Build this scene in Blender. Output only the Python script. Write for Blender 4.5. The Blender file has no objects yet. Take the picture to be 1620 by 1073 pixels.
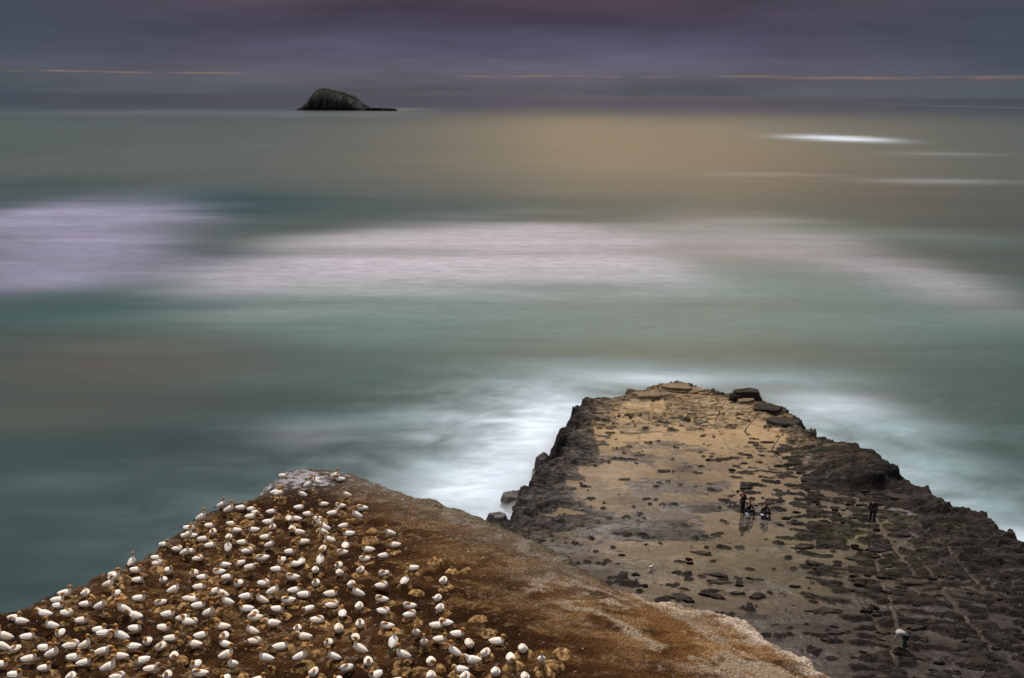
import bpy, bmesh, math, random
import numpy as np
from mathutils import Vector, Matrix

# ------------------------------------------------------------------ camera, sky, sun, exposure
scene = bpy.context.scene
COL = scene.collection
cam_data = bpy.data.cameras.new('camera')
cam_data.lens = 35.0
cam_data.sensor_width = 36.0
cam_data.clip_start = 0.5
cam_data.clip_end = 60000.0
cam = bpy.data.objects.new('camera', cam_data)
COL.objects.link(cam)
PITCH, ROLL = math.radians(13.81), math.radians(0.33)
fwd = Vector((0, math.cos(PITCH), -math.sin(PITCH)))
r0 = Vector((1, 0, 0)); u0 = Vector((0, math.sin(PITCH), math.cos(PITCH)))
rt = r0 * math.cos(ROLL) + u0 * math.sin(ROLL)
up = u0 * math.cos(ROLL) - r0 * math.sin(ROLL)
m = Matrix((rt, up, -fwd)).transposed().to_4x4()
m.translation = Vector((0, 0, 31.0))
cam.matrix_world = m
scene.camera = cam

SUN_EL, SUN_AZ = 60.0, -18.0          # degrees, azimuth measured from straight ahead towards the right
SUN_STRENGTH = 3.1
EXPOSURE = 0.45
scene.view_settings.view_transform = 'Standard'
scene.view_settings.look = 'None'
scene.view_settings.gamma = 1.0
scene.view_settings.exposure = EXPOSURE
scene.view_settings.use_curve_mapping = False
scene.cycles.volume_bounces = 1
scene.cycles.max_bounces = 6
scene.cycles.transparent_max_bounces = 12

world = bpy.data.worlds.new('World')
scene.world = world
world.use_nodes = True


class NT:
    """small helper to write node trees"""
    def __init__(self, tree):
        self.t = tree
        for n in list(tree.nodes):
            tree.nodes.remove(n)

    def n(self, kind, **kw):
        nd = self.t.nodes.new(kind)
        for k, v in kw.items():
            setattr(nd, k, v)
        return nd

    def put(self, sock, v):
        if v is None:
            return
        if isinstance(v, bpy.types.NodeSocket):
            self.t.links.new(v, sock)
        else:
            if isinstance(v, (tuple, list)) and len(v) == 3 and sock.type == 'RGBA':
                v = (*v, 1.0)
            sock.default_value = v

    def math(self, op, a, b=None, c=None, clamp=False):
        nd = self.n('ShaderNodeMath', operation=op, use_clamp=clamp)
        self.put(nd.inputs[0], a); self.put(nd.inputs[1], b); self.put(nd.inputs[2], c)
        return nd.outputs[0]

    def vmath(self, op, a, b=None, out=0):
        nd = self.n('ShaderNodeVectorMath', operation=op)
        self.put(nd.inputs[0], a); self.put(nd.inputs[1], b)
        return nd.outputs[out]

    def mix(self, f, a, b, mode='MIX', clamp=False):
        nd = self.n('ShaderNodeMix', data_type='RGBA', blend_type=mode, clamp_factor=True)
        nd.clamp_result = clamp
        self.put(nd.inputs['Factor'], f); self.put(nd.inputs[6], a); self.put(nd.inputs[7], b)
        return nd.outputs[2]

    def noise(self, vec, scale, detail=4.0, rough=0.55, dist=0.0, dim='3D'):
        nd = self.n('ShaderNodeTexNoise', noise_dimensions=dim)
        self.put(nd.inputs['Vector'], vec)
        self.put(nd.inputs['Scale'], scale); self.put(nd.inputs['Detail'], detail)
        self.put(nd.inputs['Roughness'], rough); self.put(nd.inputs['Distortion'], dist)
        return nd.outputs[0]

    def ramp(self, fac, stops, interp='LINEAR'):
        nd = self.n('ShaderNodeValToRGB')
        cr = nd.color_ramp
        cr.interpolation = interp
        while len(cr.elements) < len(stops):
            cr.elements.new(0.5)
        for e, (p, c) in zip(cr.elements, stops):
            e.position = p
            e.color = (*c, 1.0) if isinstance(c, (tuple, list)) else (c, c, c, 1.0)
        self.put(nd.inputs[0], fac)
        return nd.outputs[0]

    def step(self, v, lo, hi):
        nd = self.n('ShaderNodeMapRange', interpolation_type='SMOOTHSTEP')
        self.put(nd.inputs[0], v); self.put(nd.inputs[1], lo); self.put(nd.inputs[2], hi)
        return nd.outputs[0]

    def xyz(self, x, y, z):
        nd = self.n('ShaderNodeCombineXYZ')
        self.put(nd.inputs[0], x); self.put(nd.inputs[1], y); self.put(nd.inputs[2], z)
        return nd.outputs[0]

    def attr(self, name, out='Color'):
        nd = self.n('ShaderNodeAttribute', attribute_name=name)
        return nd.outputs[out]

    def bump(self, h, strength, dist):
        nd = self.n('ShaderNodeBump')
        self.put(nd.inputs['Height'], h); self.put(nd.inputs['Strength'], strength); self.put(nd.inputs['Distance'], dist)
        return nd.outputs[0]

    def bsdf(self, **kw):
        nd = self.n('ShaderNodeBsdfPrincipled')
        for k, v in kw.items():
            self.put(nd.inputs[k.replace('_', ' ')], v)
        return nd.outputs[0]


def build_world():
    T = NT(world.node_tree)
    tc = T.n('ShaderNodeTexCoord')
    d = T.vmath('NORMALIZE', tc.outputs['Generated'])
    sep = T.n('ShaderNodeSeparateXYZ'); T.put(sep.inputs[0], d)
    X, Y, Z = sep.outputs
    el = T.math('MULTIPLY', T.math('ARCSINE', T.math('MAXIMUM', Z, 0.0)), 57.2958)     # degrees above the horizon
    az = T.math('MULTIPLY', T.math('ARCTAN2', X, Y), 57.2958)                          # degrees right of straight ahead
    # overcast deck: dim slate near the horizon, thinner and brighter overhead
    base = T.ramp(T.math('DIVIDE', el, 90.0), [
        (0.0, (.074, .078, .092)), (0.009, (.086, .080, .100)), (0.022, (.068, .060, .096)), (0.042, (.045, .038, .066)), (0.058, (.038, .029, .045)),
        (0.13, (.085, .085, .105)), (0.30, (.19, .185, .205)), (0.6, (.38, .38, .40)), (1.0, (.46, .46, .49))])
    # stratus streaks
    sv = T.xyz(T.math('MULTIPLY', az, 0.055), T.math('MULTIPLY', el, 0.50), 0.3)
    n1 = T.noise(sv, 1.0, 4.0, 0.55, 0.12)
    base = T.mix(1.0, base, T.ramp(n1, [(0.3, .66), (0.7, 1.34)]), 'MULTIPLY')
    # cooler, greener slate away from the sun's side
    side = T.math('POWER', T.math('DIVIDE', T.math('ABSOLUTE', az), 30.0), 2.0, clamp=True)
    low = T.math('SUBTRACT', 1.0, T.step(el, 8.0, 25.0))
    base = T.mix(T.math('MULTIPLY', side, T.math('MULTIPLY', low, 0.75)), base, (.034, .055, .072))
    # faint pink under-lighting of the cloud deck
    pk = T.math('MULTIPLY', T.step(el, 3.2, 5.5), T.math('SUBTRACT', 1.0, T.step(el, 8.0, 14.0)))
    pk = T.math('MULTIPLY', pk, T.step(T.noise(sv, 0.6, 2.0), 0.40, 0.75))
    base = T.mix(T.math('MULTIPLY', pk, 0.28), base, (.17, .085, .10))
    # broad warm glow where the veiled evening light comes through
    ga, ge = math.radians(9.0), math.radians(18.5)
    gd = (math.sin(ga) * math.cos(ge), math.cos(ga) * math.cos(ge), math.sin(ge))
    dt = T.math('MAXIMUM', T.vmath('DOT_PRODUCT', d, gd, out=1), 0.0)
    glow = T.math('MULTIPLY', T.math('POWER', dt, 42.0), T.step(el, 5.5, 16.0))
    brk = T.noise(T.xyz(T.math('MULTIPLY', az, 0.16), T.math('MULTIPLY', el, 0.55), 7.0), 1.0, 4.0, .6, .5)
    glow = T.math('MULTIPLY', glow, T.ramp(brk, [(0.32, .45), (0.66, 1.45)]))
    gl = T.mix(1.0, (1.60, 1.02, .48), T.mix(0.0, glow, glow), 'MULTIPLY')
    base = T.mix(1.0, base, gl, 'ADD')
    # thin orange slits where the cloud lifts off the horizon
    wob = T.math('MULTIPLY', T.math('SUBTRACT', T.noise(T.xyz(T.math('MULTIPLY', az, 0.12), 3.0, 0.0), 1.0, 2.0), 0.5), 0.22)
    for e0, wd, a0, a1, seed, colr, k in ((1.02, .040, -26.0, -14.5, 5.0, (.24, .145, .10), .7), (0.98, .050, -4.0, 40.0, 9.0, (.18, .135, .12), .6), (0.93, .085, 14.0, 40.0, 2.0, (.19, .11, .09), .6)):
        g = T.math('DIVIDE', T.math('SUBTRACT', T.math('SUBTRACT', el, e0), wob), wd)
        g = T.math('POWER', 2.718, T.math('MULTIPLY', T.math('MULTIPLY', g, g), -1.0))
        mk = T.math('MULTIPLY', T.step(az, a0 - 2, a0 + 3), T.math('SUBTRACT', 1.0, T.step(az, a1 - 3, a1 + 2)))
        nz = T.step(T.noise(T.xyz(T.math('MULTIPLY', az, 0.35), T.math('MULTIPLY', el, 2.0), seed), 1.0, 3.0), 0.36, 0.62)
        f = T.math('MULTIPLY', T.math('MULTIPLY', g, mk), T.math('MULTIPLY', nz, k))
        base = T.mix(f, base, colr)
    clouds = T.n('ShaderNodeBackground'); T.put(clouds.inputs[0], base); clouds.inputs[1].default_value = 1.0
    sky = T.n('ShaderNodeTexSky', sky_type='NISHITA')
    sky.sun_disc = False
    sky.sun_elevation = math.radians(SUN_EL)
    sky.sun_rotation = math.radians(SUN_AZ)
    blue = T.n('ShaderNodeBackground'); T.put(blue.inputs[0], sky.outputs[0]); blue.inputs[1].default_value = 0.05
    mx = T.n('ShaderNodeMixShader'); mx.inputs[0].default_value = 0.985
    T.t.links.new(blue.outputs[0], mx.inputs[1]); T.t.links.new(clouds.outputs[0], mx.inputs[2])
    out = T.n('ShaderNodeOutputWorld')
    T.t.links.new(mx.outputs[0], out.inputs[0])


build_world()

sun_data = bpy.data.lights.new('sun', 'SUN')
sun_data.energy = SUN_STRENGTH
sun_data.angle = math.radians(8.0)
sun_data.color = (1.0, .93, .84)
sun = bpy.data.objects.new('sun', sun_data)
COL.objects.link(sun)
_a, _e = math.radians(SUN_AZ), math.radians(SUN_EL)
sun_dir = Vector((math.sin(_a) * math.cos(_e), math.cos(_a) * math.cos(_e), math.sin(_e)))
sun.rotation_euler = sun_dir.to_track_quat('Z', 'Y').to_euler()
sun.location = sun_dir * 200

# ------------------------------------------------------------------ helpers
random.seed(11)
RNG = np.random.default_rng(4)


def material(name):
    mt = bpy.data.materials.new(name)
    mt.use_nodes = True
    T = NT(mt.node_tree)
    out = T.n('ShaderNodeOutputMaterial')
    return mt, T, out


def mesh_obj(name, verts, faces, mat=None, parent=None, smooth=True, link=True):
    me = bpy.data.meshes.new(name)
    me.from_pydata([tuple(map(float, v)) for v in verts], [], [tuple(map(int, f)) for f in faces])
    me.update()
    if smooth:
        me.polygons.foreach_set('use_smooth', [True] * len(me.polygons))
    if mat:
        me.materials.append(mat)
    ob = bpy.data.objects.new(name, me)
    if link:
        COL.objects.link(ob)
    if parent is not None:
        ob.parent = parent
    return ob


def grid_mesh(name, X, Y, Z, mat, keep=None, attrs=None):
    """regular grid (rows, cols) of points to one mesh; keep = boolean mask of quads"""
    r, c = X.shape
    co = np.stack([X, Y, Z], -1).reshape(-1, 3)
    i = np.arange(r * c).reshape(r, c)
    q = np.stack([i[:-1, :-1], i[:-1, 1:], i[1:, 1:], i[1:, :-1]], -1)
    if keep is not None:
        q = q[keep]
    q = q.reshape(-1, 4)
    used = np.zeros(r * c, bool); used[q.ravel()] = True
    remap = np.cumsum(used) - 1
    co = co[used]; q = remap[q]
    me = bpy.data.meshes.new(name)
    me.vertices.add(len(co)); me.vertices.foreach_set('co', co.astype(np.float32).ravel())
    me.loops.add(len(q) * 4); me.loops.foreach_set('vertex_index', q.astype(np.int32).ravel())
    me.polygons.add(len(q)); me.polygons.foreach_set('loop_start', np.arange(0, len(q) * 4, 4, dtype=np.int32))
    me.update(calc_edges=True)
    me.polygons.foreach_set('use_smooth', np.ones(len(q), bool))
    for k, a in (attrs or {}).items():
        a = np.asarray(a, np.float32)
        if a.ndim == 3:
            a = a.reshape(-1, 3)[used]
            at = me.attributes.new(k, 'FLOAT_COLOR', 'POINT')
            at.data.foreach_set('color', np.concatenate([a, np.ones((len(a), 1), np.float32)], 1).ravel())
        else:
            at = me.attributes.new(k, 'FLOAT', 'POINT')
            at.data.foreach_set('value', a.ravel()[used])
    me.materials.append(mat)
    ob = bpy.data.objects.new(name, me)
    COL.objects.link(ob)
    return ob


_PERM = np.random.default_rng(77).permutation(4096)
_VAL = np.random.default_rng(78).random(4096)


def _h(ix, iy, seed):
    return _VAL[_PERM[(_PERM[(ix + seed * 131) & 4095] + iy) & 4095]]


def vnoise(x, y, seed=0):
    ix = np.floor(x).astype(int); iy = np.floor(y).astype(int)
    fx = x - ix; fy = y - iy
    fx = fx * fx * fx * (fx * (fx * 6 - 15) + 10); fy = fy * fy * fy * (fy * (fy * 6 - 15) + 10)
    a = _h(ix, iy, seed); b = _h(ix + 1, iy, seed); c = _h(ix, iy + 1, seed); d = _h(ix + 1, iy + 1, seed)
    return (a + (b - a) * fx) * (1 - fy) + (c + (d - c) * fx) * fy


def fbm(x, y, octv=4, seed=0, gain=0.5):
    s = 0; a = 1.0; t = 0
    ca, sa = math.cos(.6), math.sin(.6)
    for k in range(octv):
        s = s + a * vnoise(x + 17.3 * k, y - 9.1 * k, seed + k); t += a
        a *= gain
        x, y = (x * ca - y * sa) * 2.03, (x * sa + y * ca) * 2.03
    return s / t


def worley(x, y, seed=0):
    """distance to nearest and second nearest feature, and a value for the nearest cell"""
    ix = np.floor(x).astype(int); iy = np.floor(y).astype(int)
    f1 = np.full(x.shape, 9.0); f2 = np.full(x.shape, 9.0); cid = np.zeros(x.shape)
    for dx in (-1, 0, 1):
        for dy in (-1, 0, 1):
            jx, jy = ix + dx, iy + dy
            px = jx + _h(jx, jy, seed); py = jy + _h(jx, jy, seed + 5)
            d = np.hypot(px - x, py - y)
            near = d < f1
            f2 = np.where(near, f1, np.minimum(f2, d))
            cid = np.where(near, _h(jx, jy, seed + 9), cid)
            f1 = np.where(near, d, f1)
    return f1, f2, cid


def sstep(a, b, v):
    t = np.clip((v - a) / (b - a), 0, 1)
    return t * t * (3 - 2 * t)


def poly_dist(x, y, poly):
    """signed distance to a polygon, positive inside"""
    P = np.array(poly); Q = np.roll(P, -1, 0)
    best = np.full(x.shape, 1e9); inside = np.zeros(x.shape, bool)
    for (x0, y0), (x1, y1) in zip(P, Q):
        ex, ey = x1 - x0, y1 - y0
        t = np.clip(((x - x0) * ex + (y - y0) * ey) / (ex * ex + ey * ey + 1e-9), 0, 1)
        best = np.minimum(best, np.hypot(x - x0 - t * ex, y - y0 - t * ey))
        cr = (y0 > y) != (y1 > y)
        with np.errstate(divide='ignore', invalid='ignore'):
            xi = x0 + (y - y0) * ex / (ey if ey else 1e-9)
        inside ^= cr & (x < xi)
    return np.where(inside, best, -best)


def gauss(x, y, cx, cy, rx, ry):
    return np.exp(-((x - cx) / rx) ** 2 - ((y - cy) / ry) ** 2)


def lerp3(c, col, w):
    return c + (np.array(col) - c) * np.clip(w, 0, 1)[..., None]


def tag(o, label=None, cat=None, group=None, kind=None):
    for k, v in (('label', label), ('category', cat), ('group', group), ('kind', kind)):
        if v:
            o[k] = v
    return o


def empty(name, loc=(0, 0, 0), rz=0.0):
    o = bpy.data.objects.new(name, None)
    o.empty_display_size = 0.2
    COL.objects.link(o)
    o.location = loc; o.rotation_euler = (0, 0, rz)
    return o


# ------------------------------------------------------------------ measured places, in metres (x right, y out to sea, z above the sea)
HEAD = [(-21.18, 37.4), (-20.4, 39.07), (-19.46, 39.42), (-18.49, 41.78), (-17.8, 43.43), (-17.43, 46.07), (-16.69, 48.92), (-15.95, 51.01), (-14.53, 52.94), (-14.46, 56.37), (-14.0, 57.71), (-13.0, 58.56), (-11.68, 58.86), (-10.37, 58.19), (-8.8, 56.88), (-7.07, 55.24), (-5.41, 53.57), (-3.87, 52.33), (-2.38, 50.93), (-0.62, 49.4), (-0.28, 48.6), (1.02, 46.82), (2.24, 45.33), (3.04, 43.99), (3.2, 43.19), (4.11, 41.7), (5.43, 40.58), (5.69, 40.36), (7.53, 39.57), (8.81, 39.02), (10.05, 38.12), (10.5, 37.2), (11.25, 36.2), (11.95, 35.2), (12.65, 34.15), (13.3, 32.6), (14.5, 29), (17, 22), (20, 4), (-38, 4), (-36, 18), (-30, 27), (-25, 33)]
PLAT = [(-0.35, 61.34), (0.94, 64.08), (1.66, 67.51), (2.46, 71.03), (3.97, 72.67), (4.85, 75.22), (4.41, 78.55), (5.23, 81.85), (6.01, 85.4), (7.39, 88.67), (8.92, 89.29), (10.88, 90.96), (14.51, 93.14), (16.85, 94.28), (18.41, 92.58), (20.13, 90.52), (21.2, 89.93), (23.44, 88.58), (23.37, 86.66), (24.61, 84.83), (24.69, 83.06), (24.88, 78.91), (25.04, 77.66), (26.53, 76.62), (27.08, 75.16), (27.87, 72.37), (27.97, 67.67), (29.3, 66.16), (30.39, 64.5), (30.77, 62.38), (31.22, 60.58), (31.51, 59.43), (32.46, 58.05), (35, 53), (41, 45), (47, 32), (50, 6), (3, 6), (1, 30), (-1.5, 45), (-2.5, 54)]
GANNETS = [
 (-19.95, 36.17, 's', -2, "second from left of seven gannets sitting hunched facing right in the colony's far left bottom"),
 (-19.05, 38.01, 'u', 4, "leftmost of two gannets sitting upright facing right at the colony's far left rim"),
 (-18.92, 38.44, 'u', 15, "second from left of two gannets sitting upright facing right at the colony's far left rim"),
 (-18.74, 37.4, 's', -17, "leftmost of two gannets sitting hunched facing right at the colony's far left rim"),
 (-18.1, 38.54, 't', -79, "gannet sleeping facing front at the colony's far left rim"),
 (-17.74, 37.7, 's', -3, "second from left of two gannets sitting hunched facing right at the colony's far left rim"),
 (-18.01, 36.55, 't', -15, "gannet sleeping facing right at the colony's far left rim"),
 (-18.68, 36.11, 'd', 172, "second from left of two gannets stooping facing left in the colony's far left bottom"),
 (-17.19, 36.09, 's', -11, "seventh from left of seven gannets sitting hunched facing right in the colony's far left bottom"),
 (-19.28, 35.36, 'd', 185, "leftmost of two gannets stooping facing left in the colony's far left bottom"),
 (-18.03, 35.32, 'n', 192, "third from left of three gannets standing facing left in the colony's far left bottom"),
 (-17.6, 35.04, 'u', -93, "gannet sitting upright facing front in the colony's far left bottom"),
 (-18.52, 34.34, 'u', 6, "leftmost of three gannets sitting upright facing right in the colony's far left bottom"),
 (-19.26, 34.04, 'n', 196, "second from left of three gannets standing facing left in the colony's far left bottom"),
 (-17.58, 33.73, 's', -12, "fifth from left of seven gannets sitting hunched facing right in the colony's far left bottom"),
 (-16.68, 33.92, 't', 18, "gannet sleeping facing right in the colony's far left bottom"),
 (-16.02, 33.69, 'n', -3, "second from left of two gannets standing facing right in the colony's far left bottom"),
 (-18.56, 33.42, 't', -108, "leftmost of two gannets sleeping facing front in the colony's far left bottom"),
 (-18.95, 33.31, 'n', 175, "leftmost of three gannets standing facing left in the colony's far left bottom"),
 (-17.72, 32.79, 'u', 8, "second from left of three gannets sitting upright facing right in the colony's far left bottom"),
 (-16.91, 32.92, 'n', -1, "leftmost of two gannets standing facing right in the colony's far left bottom"),
 (-16.12, 32.9, 's', -7, "sixth from left of seven gannets sitting hunched facing right in the colony's far left bottom"),
 (-15.6, 32.56, 'u', 6, "third from left of three gannets sitting upright facing right in the colony's far left bottom"),
 (-18.54, 32.33, 's', -8, "leftmost of seven gannets sitting hunched facing right in the colony's far left bottom"),
 (-17.73, 31.72, 's', -14, "third from left of seven gannets sitting hunched facing right in the colony's far left bottom"),
 (-16.77, 31.99, 's', -10, "fourth from left of seven gannets sitting hunched facing right in the colony's far left bottom"),
 (-15.49, 31.23, 't', -80, "second from left of two gannets sleeping facing front in the colony's far left bottom"),
 (-16.67, 42.97, 's', -10, "second from left of three gannets sitting hunched facing right in the colony's left middle"),
 (-17.44, 42.0, 'n', 80, "gannet standing facing seaward in the colony's left middle"),
 (-16.3, 42.12, 't', -18, "leftmost of three gannets sleeping facing right in the colony's left middle"),
 (-17.74, 40.68, 'u', -18, "leftmost of four gannets sitting upright facing right in the colony's left middle"),
 (-17.41, 39.94, 'n', -5, "third from left of five gannets standing facing right in the colony's left middle"),
 (-17.41, 39.29, 'n', -5, "second from left of five gannets standing facing right in the colony's left middle"),
 (-16.95, 41.17, 's', -8, "leftmost of three gannets sitting hunched facing right in the colony's left middle"),
 (-16.58, 40.43, 'u', -8, "second from left of four gannets sitting upright facing right in the colony's left middle"),
 (-15.54, 41.4, 's', -45, "gannet sitting hunched turned half right in the colony's left middle"),
 (-15.47, 40.44, 'u', -88, "gannet sitting upright facing front in the colony's left middle"),
 (-16.9, 38.81, 's', -96, "gannet sitting hunched facing front in the colony's left middle"),
 (-14.51, 39.02, 'n', 16, "fourth from left of five gannets standing facing right in the colony's left middle"),
 (-15.72, 38.27, 'u', -5, "third from left of four gannets sitting upright facing right in the colony's left middle"),
 (-14.78, 38.13, 't', -142, "gannet sleeping turned half left in the colony's left middle"),
 (-16.83, 37.06, 'n', -6, "leftmost of five gannets standing facing right in the colony's left middle"),
 (-15.82, 36.85, 'n', 186, "gannet standing facing left in the colony's left middle"),
 (-13.99, 36.83, 's', 1, "third from left of three gannets sitting hunched facing right in the colony's left middle"),
 (-15.11, 36.3, 'd', 163, "gannet stooping facing left in the colony's left bottom"),
 (-13.26, 36.51, 'u', 5, "fourth from left of four gannets sitting upright facing right in the colony's left middle"),
 (-13.66, 38.45, 't', 8, "third from left of three gannets sleeping facing right in the colony's left middle"),
 (-16.2, 35.37, 's', -8, "leftmost of three gannets sitting hunched facing right in the colony's left bottom"),
 (-15.8, 34.78, 'd', -9, "leftmost of two gannets stooping facing right in the colony's left bottom"),
 (-14.96, 34.39, 'n', 178, "gannet standing facing left in the colony's left bottom"),
 (-14.84, 35.49, 'u', -14, "gannet sitting upright facing right in the colony's left bottom"),
 (-14.29, 33.87, 's', 183, "second from left of three gannets sitting hunched facing left in the colony's left bottom"),
 (-13.94, 34.37, 's', -89, "leftmost of two gannets sitting hunched facing front in the colony's left bottom"),
 (-13.68, 35.43, 's', -18, "second from left of three gannets sitting hunched facing right in the colony's left bottom"),
 (-13.09, 34.53, 's', 3, "third from left of three gannets sitting hunched facing right in the colony's left bottom"),
 (-13.26, 33.82, 't', -104, "gannet sleeping facing front in the colony's left bottom"),
 (-15.11, 33.12, 'd', 1, "second from left of two gannets stooping facing right in the colony's left bottom"),
 (-14.43, 32.97, 's', 184, "leftmost of three gannets sitting hunched facing left in the colony's left bottom"),
 (-13.55, 32.7, 's', -134, "gannet sitting hunched turned half left in the colony's left bottom"),
 (-12.44, 32.95, 'p', -78, "gannet preening facing front in the colony's left bottom"),
 (-14.34, 31.73, 'n', 2, "gannet standing facing right in the colony's left bottom"),
 (-12.96, 32.04, 'p', -7, "gannet preening facing right in the colony's left bottom"),
 (-12.23, 31.63, 's', -78, "second from left of two gannets sitting hunched facing front in the colony's left bottom"),
 (-13.89, 31.32, 't', 12, "gannet sleeping facing right in the colony's left bottom"),
 (-12.8, 35.73, 's', 173, "third from left of three gannets sitting hunched facing left in the colony's left bottom"),
 (-16.93, 44.78, 's', -15, "leftmost of three gannets sitting hunched facing right at the colony's seaward rim"),
 (-16.04, 44.02, 't', -2, "second from left of three gannets sleeping facing right in the colony's left middle"),
 (-16.43, 46.85, 's', -17, "third from left of three gannets sitting hunched facing right at the colony's seaward rim"),
 (-16.26, 46.03, 's', 4, "second from left of three gannets sitting hunched facing right at the colony's seaward rim"),
 (-15.92, 45.29, 'n', 7, "gannet standing facing right at the colony's seaward rim"),
 (-15.41, 43.39, 'n', -17, "fifth from left of five gannets standing facing right in the colony's left middle"),
 (-16.11, 48.08, 'n', 17, "leftmost of four gannets standing facing right in the colony's centre top"),
 (-15.62, 50.0, 'n', 8, "second from left of four gannets standing facing right in the colony's centre top"),
 (-14.88, 48.94, 'n', 5, "third from left of four gannets standing facing right in the colony's centre top"),
 (-14.52, 49.8, 's', 6, "sixth from left of ten gannets sitting hunched facing right in the colony's centre top"),
 (-13.86, 49.57, 's', -18, "eighth from left of ten gannets sitting hunched facing right in the colony's centre top"),
 (-12.77, 49.34, 's', 10, "tenth from left of ten gannets sitting hunched facing right in the colony's centre top"),
 (-13.48, 48.95, 's', -16, "ninth from left of ten gannets sitting hunched facing right in the colony's centre top"),
 (-13.62, 48.38, 'p', -7, "leftmost of three gannets preening facing right in the colony's centre top"),
 (-14.45, 47.64, 's', -6, "fifth from left of ten gannets sitting hunched facing right in the colony's centre top"),
 (-15.45, 47.35, 's', -11, "third from left of ten gannets sitting hunched facing right in the colony's centre top"),
 (-16.22, 46.81, 's', -3, "leftmost of ten gannets sitting hunched facing right in the colony's centre top"),
 (-15.01, 46.35, 's', -79, "leftmost of two gannets sitting hunched facing front in the colony's centre top"),
 (-13.97, 46.76, 's', 184, "leftmost of two gannets sitting hunched facing left in the colony's centre top"),
 (-14.04, 45.75, 't', -76, "gannet sleeping facing front in the colony's centre top"),
 (-15.19, 45.38, 's', 4, "second from left of ten gannets sitting hunched facing right in the colony's centre top"),
 (-13.05, 46.69, 's', 195, "second from left of two gannets sitting hunched facing left in the colony's centre top"),
 (-12.55, 47.67, 'p', -2, "third from left of three gannets preening facing right in the colony's centre top"),
 (-12.16, 47.05, 's', -79, "second from left of two gannets sitting hunched facing front in the colony's centre top"),
 (-12.18, 45.68, 'p', -12, "second from left of three gannets preening facing right in the colony's centre top"),
 (-13.14, 44.92, 's', 5, "seventh from left of ten gannets sitting hunched facing right in the colony's centre top"),
 (-14.5, 44.34, 's', 0, "fourth from left of ten gannets sitting hunched facing right in the colony's centre top"),
 (-15.9, 45.78, 's', -151, "gannet sitting hunched turned half left in the colony's centre top"),
 (-13.52, 43.89, 'n', 99, "gannet standing facing seaward in the colony's centre middle"),
 (-11.62, 44.23, 'n', -13, "fourth from left of four gannets standing facing right in the colony's centre top"),
 (-12.56, 43.69, 't', -5, "second from left of three gannets sleeping facing right in the colony's centre middle"),
 (-15.3, 43.7, 's', 3, "leftmost of eight gannets sitting hunched facing right in the colony's centre middle"),
 (-13.37, 52.82, 's', 14, 'gannet sitting hunched facing right on the white guano patch'),
 (-12.95, 51.89, 'n', 5, 'leftmost of three gannets standing facing right on the white guano patch'),
 (-14.67, 42.88, 't', -9, "leftmost of three gannets sleeping facing right in the colony's centre middle"),
 (-13.29, 42.43, 's', 183, "leftmost of two gannets sitting hunched facing left in the colony's centre middle"),
 (-12.47, 42.01, 's', -136, "second from left of two gannets sitting hunched turned half left in the colony's centre middle"),
 (-11.53, 42.52, 't', 196, "second from left of two gannets sleeping facing left in the colony's centre middle"),
 (-10.63, 42.4, 's', -103, "third from left of three gannets sitting hunched facing front in the colony's centre middle"),
 (-10.66, 41.54, 's', 1, "seventh from left of eight gannets sitting hunched facing right in the colony's centre middle"),
 (-14.27, 41.0, 's', -88, "leftmost of three gannets sitting hunched facing front in the colony's centre middle"),
 (-13.22, 41.32, 't', 181, "leftmost of two gannets sleeping facing left in the colony's centre middle"),
 (-12.66, 40.69, 's', -7, "fifth from left of eight gannets sitting hunched facing right in the colony's centre middle"),
 (-11.73, 41.17, 'd', -13, "gannet stooping facing right in the colony's centre middle"),
 (-13.73, 40.53, 'u', -9, "gannet sitting upright facing right in the colony's centre middle"),
 (-13.65, 39.81, 's', 1, "fourth from left of eight gannets sitting hunched facing right in the colony's centre middle"),
 (-12.87, 39.31, 's', -123, "leftmost of two gannets sitting hunched turned half left in the colony's centre middle"),
 (-11.87, 39.64, 's', -98, "second from left of three gannets sitting hunched facing front in the colony's centre middle"),
 (-10.86, 39.94, 't', -15, "third from left of three gannets sleeping facing right in the colony's centre middle"),
 (-12.21, 38.43, 'n', 167, "leftmost of three gannets standing facing left in the colony's centre middle"),
 (-11.25, 38.46, 's', 16, "sixth from left of eight gannets sitting hunched facing right in the colony's centre middle"),
 (-10.13, 38.71, 'n', 7, "second from left of two gannets standing facing right in the colony's centre middle"),
 (-13.47, 38.36, 's', -16, "second from left of eight gannets sitting hunched facing right in the colony's centre middle"),
 (-10.43, 37.85, 'n', 177, "third from left of three gannets standing facing left in the colony's centre middle"),
 (-13.0, 37.65, 's', 4, "third from left of eight gannets sitting hunched facing right in the colony's centre middle"),
 (-11.69, 37.37, 'n', 178, "second from left of three gannets standing facing left in the colony's centre middle"),
 (-10.84, 36.99, 's', 191, "second from left of two gannets sitting hunched facing left in the colony's centre middle"),
 (-10.41, 36.66, 'p', -82, "gannet preening facing front in the colony's centre middle"),
 (-9.57, 37.06, 's', -9, "eighth from left of eight gannets sitting hunched facing right in the colony's centre middle"),
 (-12.17, 36.45, 'n', -15, "leftmost of two gannets standing facing right in the colony's centre middle"),
 (-12.67, 35.76, 't', -16, "leftmost of two gannets sleeping facing right in the colony's centre bottom"),
 (-10.28, 36.22, 't', 193, "second from left of two gannets sleeping facing left in the colony's centre bottom"),
 (-9.45, 35.77, 'p', 183, "gannet preening facing left in the colony's centre bottom"),
 (-11.4, 35.64, 's', 175, "second from left of three gannets sitting hunched facing left in the colony's centre bottom"),
 (-10.09, 35.06, 'n', 170, "leftmost of two gannets standing facing left in the colony's centre bottom"),
 (-11.97, 34.65, 's', 18, "leftmost of two gannets sitting hunched facing right in the colony's centre bottom"),
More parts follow.
